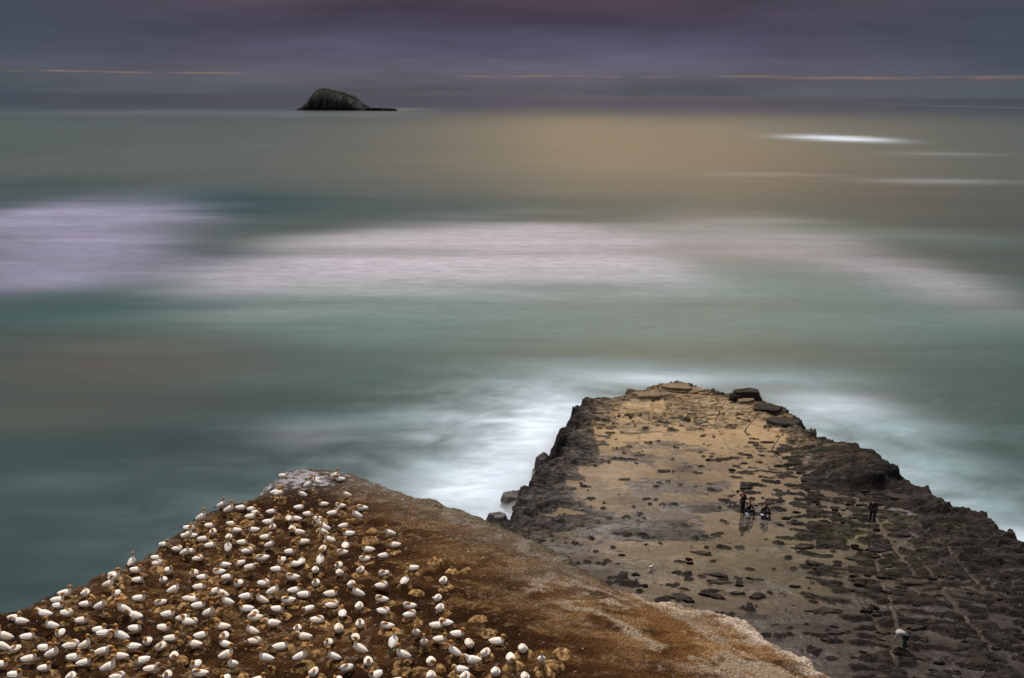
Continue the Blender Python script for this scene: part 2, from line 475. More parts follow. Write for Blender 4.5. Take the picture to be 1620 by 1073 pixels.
 (-12.03, 34.1, 's', 170, "leftmost of three gannets sitting hunched facing left in the colony's centre bottom"),
 (-11.06, 34.66, 's', -82, "second from left of three gannets sitting hunched facing front in the colony's centre bottom"),
 (-10.85, 34.01, 's', 168, "third from left of three gannets sitting hunched facing left in the colony's centre bottom"),
 (-9.78, 34.2, 't', -8, "second from left of two gannets sleeping facing right in the colony's centre bottom"),
 (-8.74, 33.99, 'u', 9, "gannet sitting upright facing right in the colony's centre bottom"),
 (-10.49, 32.9, 'n', 5, "gannet standing facing right in the colony's centre bottom"),
 (-11.51, 32.55, 's', -99, "leftmost of three gannets sitting hunched facing front in the colony's centre bottom"),
 (-10.02, 32.09, 'n', -105, "gannet standing facing front in the colony's centre bottom"),
 (-8.94, 32.65, 'n', 188, "second from left of two gannets standing facing left in the colony's centre bottom"),
 (-11.06, 31.65, 't', 180, "leftmost of two gannets sleeping facing left in the colony's centre bottom"),
 (-10.08, 31.29, 's', -99, "third from left of three gannets sitting hunched facing front in the colony's centre bottom"),
 (-8.92, 31.35, 's', 11, "second from left of two gannets sitting hunched facing right in the colony's centre bottom"),
 (-13.84, 56.61, 'p', -8, 'gannet preening facing right on the white guano patch'),
 (-11.71, 55.8, 'u', 195, 'gannet sitting upright facing left on the white guano patch'),
 (-11.38, 54.66, 'n', 191, 'second from left of three gannets standing facing left on the white guano patch'),
 (-11.63, 53.51, 'n', 13, 'second from left of three gannets standing facing right on the white guano patch'),
 (-10.61, 56.11, 'n', 2, 'third from left of three gannets standing facing right on the white guano patch'),
 (-10.26, 55.95, 's', 192, 'gannet sitting hunched facing left on the white guano patch'),
 (-11.64, 51.77, 'n', 179, 'leftmost of three gannets standing facing left on the white guano patch'),
 (-11.48, 50.21, 'u', 0, "leftmost of two gannets sitting upright facing right in the colony's right centre top"),
 (-9.2, 51.92, 'n', 192, 'third from left of three gannets standing facing left on the white guano patch'),
 (-10.3, 50.94, 's', 187, "second from left of three gannets sitting hunched facing left in the colony's right centre top"),
 (-9.3, 50.57, 't', 171, "leftmost of two gannets sleeping facing left in the colony's right centre top"),
 (-10.8, 49.25, 's', -11, "gannet sitting hunched facing right in the colony's right centre top"),
 (-9.47, 49.18, 'p', 6, "gannet preening facing right in the colony's right centre top"),
 (-11.64, 48.39, 'u', 106, "leftmost of two gannets sitting upright facing seaward in the colony's right centre top"),
 (-11.22, 48.3, 'u', 173, "gannet sitting upright facing left in the colony's right centre top"),
 (-10.11, 48.14, 's', 193, "leftmost of three gannets sitting hunched facing left in the colony's right centre top"),
 (-8.06, 50.18, 't', 183, "second from left of two gannets sleeping facing left in the colony's right centre top"),
 (-8.12, 48.55, 'n', 173, "fifth from left of five gannets standing facing left in the colony's right centre top"),
 (-9.77, 47.15, 'n', 167, "leftmost of five gannets standing facing left in the colony's right centre top"),
 (-9.4, 46.46, 'n', 193, "third from left of five gannets standing facing left in the colony's right centre top"),
 (-9.34, 45.69, 'n', 179, "second from left of five gannets standing facing left in the colony's right centre top"),
 (-8.54, 47.16, 'u', 14, "second from left of two gannets sitting upright facing right in the colony's right centre top"),
 (-8.09, 45.87, 's', 197, "third from left of three gannets sitting hunched facing left in the colony's right centre top"),
 (-11.11, 46.79, 't', -76, "gannet sleeping facing front in the colony's right centre top"),
 (-10.54, 45.67, 'd', 185, "gannet stooping facing left in the colony's right centre top"),
 (-10.1, 44.69, 's', -149, "gannet sitting hunched turned half left in the colony's right centre top"),
 (-8.8, 44.64, 'n', 184, "fourth from left of five gannets standing facing left in the colony's right centre top"),
 (-10.5, 43.66, 's', -16, "leftmost of three gannets sitting hunched facing right in the colony's right centre middle"),
 (-8.97, 43.71, 't', -89, "second from left of six gannets sleeping facing front in the colony's right centre middle"),
 (-7.99, 44.25, 'u', 95, "second from left of two gannets sitting upright facing seaward in the colony's right centre top"),
 (-7.97, 43.27, 't', 197, "third from left of four gannets sleeping facing left in the colony's right centre middle"),
 (-6.83, 43.88, 's', 179, "second from left of two gannets sitting hunched facing left in the colony's right centre middle"),
 (-6.83, 42.69, 't', 193, "fourth from left of four gannets sleeping facing left in the colony's right centre middle"),
 (-9.71, 42.4, 'u', 88, "gannet sitting upright facing seaward in the colony's right centre middle"),
 (-9.91, 41.97, 's', 180, "leftmost of two gannets sitting hunched facing left in the colony's right centre middle"),
 (-8.8, 42.13, 'n', 93, "gannet standing facing seaward in the colony's right centre middle"),
 (-7.9, 41.87, 's', -97, "second from left of two gannets sitting hunched facing front in the colony's right centre middle"),
 (-6.84, 41.48, 't', -108, "sixth from left of six gannets sleeping facing front in the colony's right centre middle"),
 (-8.86, 41.32, 't', -78, "leftmost of six gannets sleeping facing front in the colony's right centre middle"),
 (-7.67, 40.79, 't', -73, "third from left of six gannets sleeping facing front in the colony's right centre middle"),
 (-9.71, 40.55, 't', 178, "second from left of four gannets sleeping facing left in the colony's right centre middle"),
 (-8.55, 39.88, 's', -88, "leftmost of two gannets sitting hunched facing front in the colony's right centre middle"),
 (-6.95, 39.61, 't', -91, "fourth from left of six gannets sleeping facing front in the colony's right centre middle"),
 (-9.34, 39.17, 's', 11, "second from left of three gannets sitting hunched facing right in the colony's right centre middle"),
 (-8.78, 38.55, 'u', 0, "gannet sitting upright facing right in the colony's right centre middle"),
 (-9.4, 38.21, 't', 194, "leftmost of four gannets sleeping facing left in the colony's right centre middle"),
 (-7.66, 38.63, 's', 4, "third from left of three gannets sitting hunched facing right in the colony's right centre middle"),
 (-6.48, 38.33, 'n', 184, "gannet standing facing left in the colony's right centre middle"),
 (-8.4, 37.48, 'p', -136, "gannet preening turned half left in the colony's right centre middle"),
 (-7.42, 37.58, 't', 4, "gannet sleeping facing right in the colony's right centre middle"),
 (-6.88, 36.93, 's', 98, "gannet sitting hunched facing seaward in the colony's right centre middle"),
 (-6.29, 37.48, 't', -86, "fifth from left of six gannets sleeping facing front in the colony's right centre middle"),
 (-7.77, 36.2, 't', -7, "gannet sleeping facing right in the colony's right centre bottom"),
 (-6.02, 36.03, 'u', -80, "second from left of two gannets sitting upright facing front in the colony's right centre bottom"),
 (-8.43, 35.52, 's', -85, "leftmost of three gannets sitting hunched facing front in the colony's right centre bottom"),
 (-8.0, 34.75, 'p', 183, "gannet preening facing left in the colony's right centre bottom"),
 (-6.77, 35.41, 't', -75, "second from left of two gannets sleeping facing front in the colony's right centre bottom"),
 (-7.03, 34.51, 's', -99, "second from left of three gannets sitting hunched facing front in the colony's right centre bottom"),
 (-6.01, 34.77, 's', 105, "gannet sitting hunched facing seaward in the colony's right centre bottom"),
 (-5.68, 33.62, 'n', 172, "second from left of two gannets standing facing left in the colony's right centre bottom"),
 (-7.73, 32.84, 'n', -6, "gannet standing facing right in the colony's right centre bottom"),
 (-6.57, 33.14, 'n', 185, "leftmost of two gannets standing facing left in the colony's right centre bottom"),
 (-5.24, 32.85, 's', -78, "third from left of three gannets sitting hunched facing front in the colony's right centre bottom"),
 (-5.95, 32.24, 't', -135, "gannet sleeping turned half left in the colony's right centre bottom"),
 (-7.08, 31.92, 't', -103, "leftmost of two gannets sleeping facing front in the colony's right centre bottom"),
 (-4.81, 31.74, 's', -127, "gannet sitting hunched turned half left in the colony's right centre bottom"),
 (-6.12, 31.38, 'u', -98, "leftmost of two gannets sitting upright facing front in the colony's right centre bottom"),
 (-6.03, 45.92, 'n', 195, "gannet standing facing left in the colony's right fringe top"),
 (-5.62, 44.37, 's', 188, "gannet sitting hunched facing left in the colony's right fringe top"),
 (-5.97, 43.13, 's', 1, "gannet sitting hunched facing right in the colony's right fringe middle"),
 (-4.44, 41.36, 's', 197, "gannet sitting hunched facing left in the colony's right fringe middle"),
 (-5.7, 40.81, 't', -136, "gannet sleeping turned half left in the colony's right fringe middle"),
 (-4.65, 39.94, 'u', 73, "gannet sitting upright facing seaward in the colony's right fringe middle"),
 (-2.96, 40.06, 't', -96, "third from left of three gannets sleeping facing front in the colony's right fringe middle"),
 (-3.1, 38.45, 't', -98, "leftmost of three gannets sleeping facing front in the colony's right fringe middle"),
 (-4.2, 37.51, 't', 190, "second from left of two gannets sleeping facing left in the colony's right fringe middle"),
 (-2.92, 37.41, 't', -97, "second from left of three gannets sleeping facing front in the colony's right fringe middle"),
 (-5.6, 39.44, 't', -4, "leftmost of two gannets sleeping facing right in the colony's right fringe middle"),
 (-5.43, 38.14, 't', 173, "leftmost of two gannets sleeping facing left in the colony's right fringe middle"),
 (-5.21, 36.98, 't', -16, "second from left of two gannets sleeping facing right in the colony's right fringe middle"),
 (-4.09, 36.66, 't', 12, "gannet sleeping facing right in the colony's right fringe bottom"),
 (-4.89, 35.7, 't', 176, "leftmost of two gannets sleeping facing left in the colony's right fringe bottom"),
 (-2.93, 35.81, 's', -8, "second from left of five gannets sitting hunched facing right in the colony's right fringe bottom"),
 (-2.58, 36.0, 't', 165, "second from left of two gannets sleeping facing left in the colony's right fringe bottom"),
 (-3.69, 35.09, 'n', -100, "leftmost of three gannets standing facing front in the colony's right fringe bottom"),
 (-2.05, 34.93, 's', -11, "fourth from left of five gannets sitting hunched facing right in the colony's right fringe bottom"),
 (-3.27, 34.04, 'n', -88, "second from left of three gannets standing facing front in the colony's right fringe bottom"),
 (-4.45, 34.12, 'n', 83, "gannet standing facing seaward in the colony's right fringe bottom"),
 (-4.0, 33.07, 'n', 192, "leftmost of two gannets standing facing left in the colony's right fringe bottom"),
 (-2.7, 34.41, 's', -6, "third from left of five gannets sitting hunched facing right in the colony's right fringe bottom"),
 (-1.57, 34.16, 't', -73, "third from left of seven gannets sleeping facing front in the colony's right fringe bottom"),
 (-2.09, 33.24, 'n', 164, "second from left of two gannets standing facing left in the colony's right fringe bottom"),
 (-2.91, 32.74, 'p', -82, "leftmost of two gannets preening facing front in the colony's right fringe bottom"),
 (-1.79, 32.08, 'p', 191, "gannet preening facing left in the colony's right fringe bottom"),
 (-1.36, 32.38, 'd', 184, "gannet stooping facing left in the colony's right fringe bottom"),
 (-2.81, 31.58, 't', -84, "leftmost of seven gannets sleeping facing front in the colony's right fringe bottom"),
 (-1.61, 31.51, 't', -104, "second from left of seven gannets sleeping facing front in the colony's right fringe bottom"),
 (-3.96, 31.37, 's', -5, "leftmost of five gannets sitting hunched facing right in the colony's right fringe bottom"),
 (-0.5, 34.1, 's', -3, "fifth from left of five gannets sitting hunched facing right in the colony's right fringe bottom"),
 (0.47, 33.46, 't', -85, "sixth from left of seven gannets sleeping facing front in the colony's right fringe bottom"),
 (-0.93, 33.21, 't', -108, "fourth from left of seven gannets sleeping facing front in the colony's right fringe bottom"),
 (0.02, 32.68, 'p', -86, "second from left of two gannets preening facing front in the colony's right fringe bottom"),
 (1.15, 32.36, 'n', -83, "third from left of three gannets standing facing front in the colony's right fringe bottom"),
 (-0.53, 31.86, 't', -91, "fifth from left of seven gannets sleeping facing front in the colony's right fringe bottom"),
 (0.54, 31.58, 't', -82, "seventh from left of seven gannets sleeping facing front in the colony's right fringe bottom"),
]
EMPTY_NESTS = [(-7.04, 46.96), (-7.01, 45.61), (-4.19, 39.3), (-0.73, 35.5), (-1.3, 36.7), (1.51, 32.59), (-3.5, 42.93), (-2.69, 41.79), (-1.67, 39.47), (-2.85, 39.86), (-3.2, 32.3), (1.97, 33.58), (-5.47, 47.36), (-4.14, 51.22), (-2.11, 41.8), (-9.26, 49.55), (-8.53, 34.22), (-3.86, 32.43), (-7.27, 33.97), (-14.23, 45.06), (-15.46, 45.04), (-15.99, 47.76)]
SEA_PATCHES = [
 (-71.7, 275.3, 87.2, 69.8, 138.0, 'gry', 0.5),
 (55.8, 603.0, 143.1, 253.0, 1477.9, 'sky_gold', 0.55),  # golden sky reflection on the sea, partly painted in as water colour
 (124.5, 285.4, 54.2, 124.2, 816.1, 'brn', 0.45),
 (-182.1, 407.4, 61.4, 118.8, 277.7, 'gry', 0.4),
 (6.6, 267.2, 45.7, 31.0, 40.1, 'teal', 1.2),
 (-87.6, 287.5, 47.3, 35.5, 46.8, 'teal', 1.1),
 (-165.5, 349.5, 30.8, 31.5, 38.2, 'dark', 0.5),
 (8.9, 154.1, 64.8, 26.2, 38.8, 'pale', 0.8),
 (54.2, 141.5, 22.1, 20.7, 28.7, 'pale', 0.45),
 (-46.0, 147.7, 31.6, 14.8, 18.2, 'green', 0.55),
 (-8.3, 115.3, 25.8, 11.9, 14.7, 'green', 0.45),
 (-12.8, 102.1, 20.3, 12.4, 16.0, 'teal', 0.3),
 (-46.4, 115.9, 25.9, 13.2, 16.7, 'brn', 0.8),
 (-44.5, 97.1, 18.1, 11.3, 14.5, 'brn', 0.55),
 (-32.6, 69.1, 15.6, 14.0, 21.9, 'slate', 0.75),
 (-19.3, 79.7, 10.8, 8.0, 9.8, 'slate', 0.3),
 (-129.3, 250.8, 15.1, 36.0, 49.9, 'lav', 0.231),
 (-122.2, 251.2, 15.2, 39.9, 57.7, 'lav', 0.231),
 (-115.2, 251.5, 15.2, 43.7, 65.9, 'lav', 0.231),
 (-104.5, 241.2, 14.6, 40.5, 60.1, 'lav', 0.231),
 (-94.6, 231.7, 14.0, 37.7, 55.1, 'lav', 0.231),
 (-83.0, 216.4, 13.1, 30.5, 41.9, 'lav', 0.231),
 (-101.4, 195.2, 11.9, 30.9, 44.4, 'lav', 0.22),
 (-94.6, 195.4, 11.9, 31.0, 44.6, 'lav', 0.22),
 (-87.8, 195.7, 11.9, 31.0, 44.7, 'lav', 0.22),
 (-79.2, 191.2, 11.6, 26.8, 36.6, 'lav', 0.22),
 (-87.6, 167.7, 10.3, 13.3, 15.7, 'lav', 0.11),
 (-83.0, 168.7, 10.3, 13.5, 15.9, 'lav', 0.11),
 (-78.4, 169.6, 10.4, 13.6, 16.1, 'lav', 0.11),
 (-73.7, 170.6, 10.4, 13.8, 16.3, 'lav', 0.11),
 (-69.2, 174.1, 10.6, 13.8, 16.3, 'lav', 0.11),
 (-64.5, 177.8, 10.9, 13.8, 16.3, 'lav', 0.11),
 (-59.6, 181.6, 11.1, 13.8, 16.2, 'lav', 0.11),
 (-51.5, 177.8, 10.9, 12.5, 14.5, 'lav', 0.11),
 (-51.9, 164.1, 10.1, 15.4, 18.8, 'foam', 0.231),
 (-47.0, 171.5, 10.5, 20.1, 25.8, 'foam', 0.231),
 (-41.6, 179.5, 11.0, 25.3, 34.6, 'foam', 0.231),
 (-36.6, 183.4, 11.2, 27.2, 38.0, 'foam', 0.231),
 (-31.3, 187.4, 11.4, 29.2, 41.7, 'foam', 0.231),
 (-25.9, 191.6, 11.7, 31.4, 45.8, 'foam', 0.231),
 (-19.6, 193.9, 11.8, 31.6, 46.0, 'foam', 0.231),
 (-13.1, 196.3, 11.9, 31.7, 46.1, 'foam', 0.231),
 (-6.5, 198.7, 12.1, 31.9, 46.2, 'foam', 0.231),
 (-0.5, 197.8, 12.0, 31.7, 45.8, 'foam', 0.231),
 (5.4, 197.0, 12.0, 31.4, 45.3, 'foam', 0.231),
 (11.2, 196.1, 11.9, 31.2, 44.9, 'foam', 0.231),
 (17.0, 190.9, 11.6, 29.0, 40.9, 'foam', 0.231),
 (22.6, 185.9, 11.3, 26.9, 37.3, 'foam', 0.231),
 (25.2, 179.0, 10.9, 22.4, 29.4, 'foam', 0.231),
 (-29.4, 182.7, 11.1, 18.7, 23.3, 'foam', 0.11),
 (-23.2, 182.9, 11.2, 20.3, 25.8, 'foam', 0.11),
 (-16.9, 183.1, 11.2, 21.8, 28.3, 'foam', 0.11),
 (-10.7, 183.3, 11.2, 23.4, 30.9, 'foam', 0.11),
 (-4.4, 182.6, 11.1, 21.7, 28.2, 'foam', 0.11),
 (1.9, 181.9, 11.1, 20.1, 25.5, 'foam', 0.11),
 (-49.8, 210.1, 12.8, 9.5, 10.4, 'foam', 0.11),
 (-44.3, 212.9, 12.9, 9.7, 10.6, 'foam', 0.11),
 (-38.7, 215.8, 13.1, 9.9, 10.9, 'foam', 0.11),
 (-32.9, 218.7, 13.3, 10.2, 11.2, 'foam', 0.11),
 (-27.0, 221.7, 13.4, 10.5, 11.5, 'foam', 0.11),
 (-19.8, 224.6, 13.6, 10.7, 11.8, 'foam', 0.11),
 (-12.5, 227.6, 13.8, 11.0, 12.1, 'foam', 0.11),
 (-4.9, 230.6, 14.0, 11.3, 12.5, 'foam', 0.11),
 (2.8, 233.7, 14.1, 11.6, 12.8, 'foam', 0.11),
 (10.6, 232.4, 14.1, 11.4, 12.6, 'foam', 0.11),
 (18.3, 231.1, 14.0, 11.3, 12.5, 'foam', 0.11),
 (25.8, 229.7, 13.9, 11.2, 12.4, 'foam', 0.11),
 (26.8, 210.4, 12.8, 24.2, 31.2, 'foam', 0.088),
 (33.5, 213.1, 12.9, 26.8, 35.4, 'foam', 0.088),
 (40.3, 215.9, 13.1, 29.4, 39.9, 'foam', 0.088),
 (47.3, 218.8, 13.3, 32.1, 44.8, 'foam', 0.088),
 (53.0, 215.1, 13.0, 32.4, 45.7, 'foam', 0.088),
 (58.5, 211.6, 12.8, 32.7, 46.6, 'foam', 0.088),
 (63.8, 208.2, 12.6, 32.9, 47.4, 'foam', 0.088),
 (68.2, 197.4, 12.0, 30.7, 43.9, 'foam', 0.088),
 (72.1, 187.6, 11.4, 28.8, 40.9, 'foam', 0.088),
 (73.2, 176.7, 10.8, 25.9, 36.0, 'foam', 0.088),
 (74.2, 166.9, 10.2, 23.4, 31.9, 'foam', 0.088),
 (73.5, 158.1, 9.7, 20.7, 27.5, 'foam', 0.088),
 (35.1, 230.7, 14.0, 11.3, 12.5, 'pale', 0.121),
 (42.8, 232.7, 14.1, 12.1, 13.5, 'pale', 0.121),
 (50.6, 234.7, 14.2, 13.0, 14.6, 'pale', 0.121),
 (58.6, 236.7, 14.3, 13.9, 15.7, 'pale', 0.121),
 (66.7, 238.8, 14.4, 14.9, 16.9, 'pale', 0.121),
 (73.5, 236.2, 14.3, 14.6, 16.6, 'pale', 0.121),
 (80.2, 233.7, 14.1, 14.3, 16.2, 'pale', 0.121),
 (86.8, 231.2, 14.0, 14.0, 15.9, 'pale', 0.121),
 (93.2, 228.8, 13.8, 13.7, 15.5, 'pale', 0.121),
 (100.4, 226.3, 13.7, 13.5, 15.2, 'pale', 0.121),
 (107.4, 223.9, 13.6, 13.2, 14.9, 'pale', 0.121),
 (-37.7, 148.8, 9.2, 11.8, 13.9, 'pale', 0.193),
 (-32.8, 150.9, 9.3, 12.7, 15.1, 'pale', 0.193),
 (-27.8, 153.0, 9.4, 13.6, 16.3, 'pale', 0.193),
 (-22.6, 155.2, 9.5, 14.5, 17.6, 'pale', 0.193),
 (-17.3, 157.5, 9.7, 15.5, 19.0, 'pale', 0.193),
 (-11.8, 157.6, 9.7, 15.5, 19.1, 'pale', 0.193),
 (-6.2, 157.8, 9.7, 15.5, 19.1, 'pale', 0.193),
 (-0.6, 158.0, 9.7, 15.5, 19.1, 'pale', 0.193),
 (5.1, 158.1, 9.7, 15.6, 19.2, 'pale', 0.193),
 (10.6, 157.5, 9.7, 15.5, 19.0, 'pale', 0.193),
 (16.2, 156.9, 9.6, 15.4, 18.9, 'pale', 0.193),
 (21.7, 156.3, 9.6, 15.2, 18.7, 'pale', 0.193),
 (27.1, 155.7, 9.6, 15.1, 18.6, 'pale', 0.193),
 (32.4, 153.5, 9.4, 14.0, 16.9, 'pale', 0.193),
 (37.5, 151.3, 9.3, 12.9, 15.4, 'pale', 0.193),
 (-21.5, 131.5, 8.2, 7.6, 8.6, 'pale', 0.121),
 (-17.4, 133.1, 8.2, 8.0, 9.1, 'pale', 0.121),
 (-13.2, 134.6, 8.3, 8.4, 9.6, 'pale', 0.121),
 (-8.9, 136.2, 8.4, 8.9, 10.1, 'pale', 0.121),
 (-4.5, 137.8, 8.5, 9.3, 10.7, 'pale', 0.121),
 (-0.0, 137.2, 8.5, 9.2, 10.6, 'pale', 0.121),
 (4.4, 136.7, 8.5, 9.1, 10.5, 'pale', 0.121),
 (8.8, 136.1, 8.4, 9.1, 10.4, 'pale', 0.121),
 (13.2, 135.5, 8.4, 9.0, 10.3, 'pale', 0.121),
 (17.5, 134.0, 8.3, 8.6, 9.8, 'pale', 0.121),
 (21.6, 132.6, 8.2, 8.2, 9.3, 'pale', 0.121),
 (25.7, 131.2, 8.1, 7.8, 8.8, 'pale', 0.121),
 (238.9, 802.8, 30.0, 31.7, 34.4, 'white', 0.45),
 (250.6, 769.4, 29.7, 46.1, 52.3, 'white', 0.75),
 (263.9, 739.0, 18.4, 23.0, 24.5, 'white', 0.4),
 (159.5, 379.4, 28.6, 11.2, 11.9, 'white', 0.16),
 (102.3, 408.7, 28.2, 9.8, 10.3, 'white', 0.08),
 (238.6, 563.0, 31.7, 18.3, 19.5, 'white', 0.1),
 (1536.4, 3195.8, 158.0, 635.5, 1053.6, 'white', 0.08),
 (-250.7, 1605.6, 159.1, 254.1, 370.9, 'white', 0.06),
 (-562.8, 1616.4, 220.3, 220.2, 302.1, 'white', 0.06),
 (-235.4, 2089.3, 64.6, 192.8, 236.2, 'white', 0.12),
 (-14.0, 91.2, 9.1, 2.9, 3.1, 'surf', 0.22),
 (-19.8, 86.9, 4.7, 3.3, 3.6, 'foam', 0.14),
 (-36.8, 75.5, 6.2, 2.6, 2.8, 'surf', 0.07),
 (15.0, 108.1, 9.3, 4.0, 4.3, 'white', 0.5),
 (3.5, 92.8, 3.7, 7.9, 9.4, 'white', 0.55),
 (-0.5, 80.8, 4.4, 5.1, 5.8, 'white', 0.5),
 (-3.2, 75.1, 4.6, 3.8, 4.2, 'white', 0.7),
 (-6.4, 79.2, 3.2, 2.5, 2.7, 'surf', 0.4),
 (32.8, 98.5, 6.5, 5.4, 6.0, 'white', 0.45),
 (35.8, 90.6, 6.7, 4.3, 4.7, 'surf', 0.5),
 (35.7, 81.4, 4.9, 3.8, 4.2, 'surf', 0.35),
 (37.7, 73.7, 3.5, 2.5, 2.6, 'surf', 0.4),
 (37.0, 67.3, 2.3, 2.1, 2.2, 'white', 0.5),
 (0.7, 104.8, 8.3, 3.8, 4.0, 'surf', 0.3),
 (11.3, 114.3, 15.0, 3.9, 4.2, 'surf', 0.22),
 (30.3, 109.2, 11.5, 4.6, 4.9, 'surf', 0.35),
]


# ------------------------------------------------------------------ sea
def make_sea():
    mt, T, out = material('sea_water')
    geo = T.n('ShaderNodeNewGeometry')
    col = T.attr('wcol'); foam = T.attr('foam', 'Fac')
    p = geo.outputs['Position']
    streak = T.noise(T.vmath('MULTIPLY', p, (0.012, 0.10, 0.0)), 1.0, 4.0, 0.6)
    col = T.mix(1.0, col, T.ramp(streak, [(0.25, .86), (0.75, 1.14)]), 'MULTIPLY')
    fz = T.noise(T.vmath('MULTIPLY', p, (.22, .5, 0.0)), 1.0, 5.0, .62, .8)
    col = T.mix(foam, col, T.mix(1.0, col, T.ramp(fz, [(0.3, .72), (0.7, 1.22)]), 'MULTIPLY'))
    rough = T.math('ADD', T.math('MULTIPLY', foam, 0.35), T.attr('chop', 'Fac'))
    spec = T.math('MULTIPLY_ADD', foam, -0.07, 0.09)
    sh = T.bsdf(Base_Color=col, Roughness=rough, Specular_IOR_Level=spec, IOR=1.33)
    T.put(out.inputs[0], sh)
    # rows crowd towards the near water where the detail is
    ang = np.concatenate([np.linspace(math.radians(55), math.radians(2.0), 420), np.geomspace(math.radians(1.95), math.radians(0.045), 120)])
    yr = 31.0 / np.tan(ang)
    s = np.linspace(-1, 1, 420)
    Yg = np.repeat(yr[:, None], len(s), 1)
    Xg = s[None, :] * (45 + 0.95 * Yg)
    PAL = dict(gry=(.082, .098, .096), sky_gold=(.150, .128, .082), brn=(.070, .062, .050), teal=(.012, .050, .052), dark=(.022, .038, .037), pale=(.120, .182, .178), green=(.030, .078, .070),
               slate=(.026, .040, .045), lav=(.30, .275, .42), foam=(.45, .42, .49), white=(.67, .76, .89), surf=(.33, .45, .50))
    c = np.zeros(Xg.shape + (3,)) + np.array((.032, .060, .060))
    below = 31.0 / Yg * 1575.0
    far = 1 - sstep(7, 34, below)
    c = lerp3(c, (.056, .073, .071), sstep(250, 420, Yg) * .8)
    c = lerp3(c, (.016, .026, .038), far)
    # uneven edges: long streaks along the swell
    w1 = (fbm(Xg / 90, Yg / 14, 4, 3) - .5); w2 = (fbm(Xg / 500, Yg / 120, 4, 8) - .5); w3 = fbm(Xg / 25, Yg / 5, 4, 21) - .5
    wob = np.where(Yg < 300, w1, w2)
    w0 = (fbm(Xg / 110 + Yg / 60, Yg / 42 - Xg / 160, 4, 15) - .5) * sstep(420, 260, Yg)
    w4 = (fbm(Xg / 45 + Yg / 30, Yg / 16 - Xg / 70, 4, 16) - .5) * sstep(420, 260, Yg)
    cloud = .30 + 1.15 * fbm(Xg / 75 + Yg / 40, Yg / 20 - Xg / 110, 4, 27, .55) + .35 * (fbm(Xg / 150, Yg / 4.5, 3, 28) - .5)
    foamw = np.zeros(Xg.shape)
    acc = {}
    for (cx, cy, sx, sn, sf, name, k) in SEA_PATCHES:
        soft = cy < 320 and name in ('lav', 'foam', 'pale')
        u = (Xg - cx) / sx + wob * .35 + (w4 * .9 if soft else 0)
        dy = Yg - cy
        v = np.where(dy > 0, dy / sf, dy / sn) + wob * (.30 if soft else .9) + w0 * 1.0 + (w3 * .8 if cy < 120 else 0) + (w4 * .6 if soft else 0)
        g = np.exp(-(u * u + v * v) * 1.15) * k
        if soft:
            acc[name] = acc.get(name, 0) + g
            continue
        g = g * (1 + (.5 if cy < 300 else .2) * (w3 if cy < 120 else w1))
        c = lerp3(c, PAL[name], g)
        if name in ('white', 'surf'):
            foamw = foamw + (1 - foamw) * np.clip(g, 0, 1)
        else:
            foamw = foamw * (1 - .5 * np.clip(g, 0, 1))
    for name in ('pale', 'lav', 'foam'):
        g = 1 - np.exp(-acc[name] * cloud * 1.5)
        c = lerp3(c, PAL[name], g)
        foamw = foamw + (1 - foamw) * g * (.5 if name == 'pale' else 1.0)
    # white water washing round the rock platform
    near = (Yg < 170) & (np.abs(Xg) < 110)
    d = np.full(Xg.shape, -1e3)
    d[near] = poly_dist(Xg[near], Yg[near], PLAT)
    wq = fbm(Xg / 7, Yg / 7, 3, 25) * 2.2
    wisp = np.clip((fbm(Xg / 3.2 + wq, Yg / 2.6 - wq, 5, 24, .6) - .5) * 2.2 + .5, 0, 1)
    dd = np.maximum(-d, 0) * (1 + .9 * w3)
    keepw = np.clip(sstep(40, 56, Yg) + sstep(20, 26, Xg), 0, 1)
    w_out = np.clip(np.exp(-dd / 8.0) * (.10 + 1.2 * wisp) * .8, 0, 1) * keepw
    lf = sstep(14, 4, Xg)
    w_in = np.clip(np.exp(-dd / (3.2 + 2.2 * lf)) * (.42 + .25 * lf + 1.0 * wisp), 0, 1) * keepw
    c = lerp3(c, PAL['surf'], w_out); c = lerp3(c, PAL['white'], w_in)
    foamw = np.clip(foamw + w_out * .6 + w_in, 0, 1)
    o = grid_mesh('sea', Xg, Yg, np.zeros_like(Xg), mt, attrs={'wcol': c, 'foam': foamw, 'chop': .24 + .08 * sstep(250, 500, Yg) - .22 * (1 - sstep(8, 60, below))})
    # flip so the normals point up
    o.data.flip_normals() if o.data.polygons[0].normal.z < 0 else None
    tag(o, kind='structure')


make_sea()

# ------------------------------------------------------------------ headland with the gannet colony
HX0, HY0, HS = -38.0, 5.0, 0.115


def zhead(x, y):
    return 10.2 - 0.085 * (y - 36) - 0.10 * np.maximum(x - 4, 0)


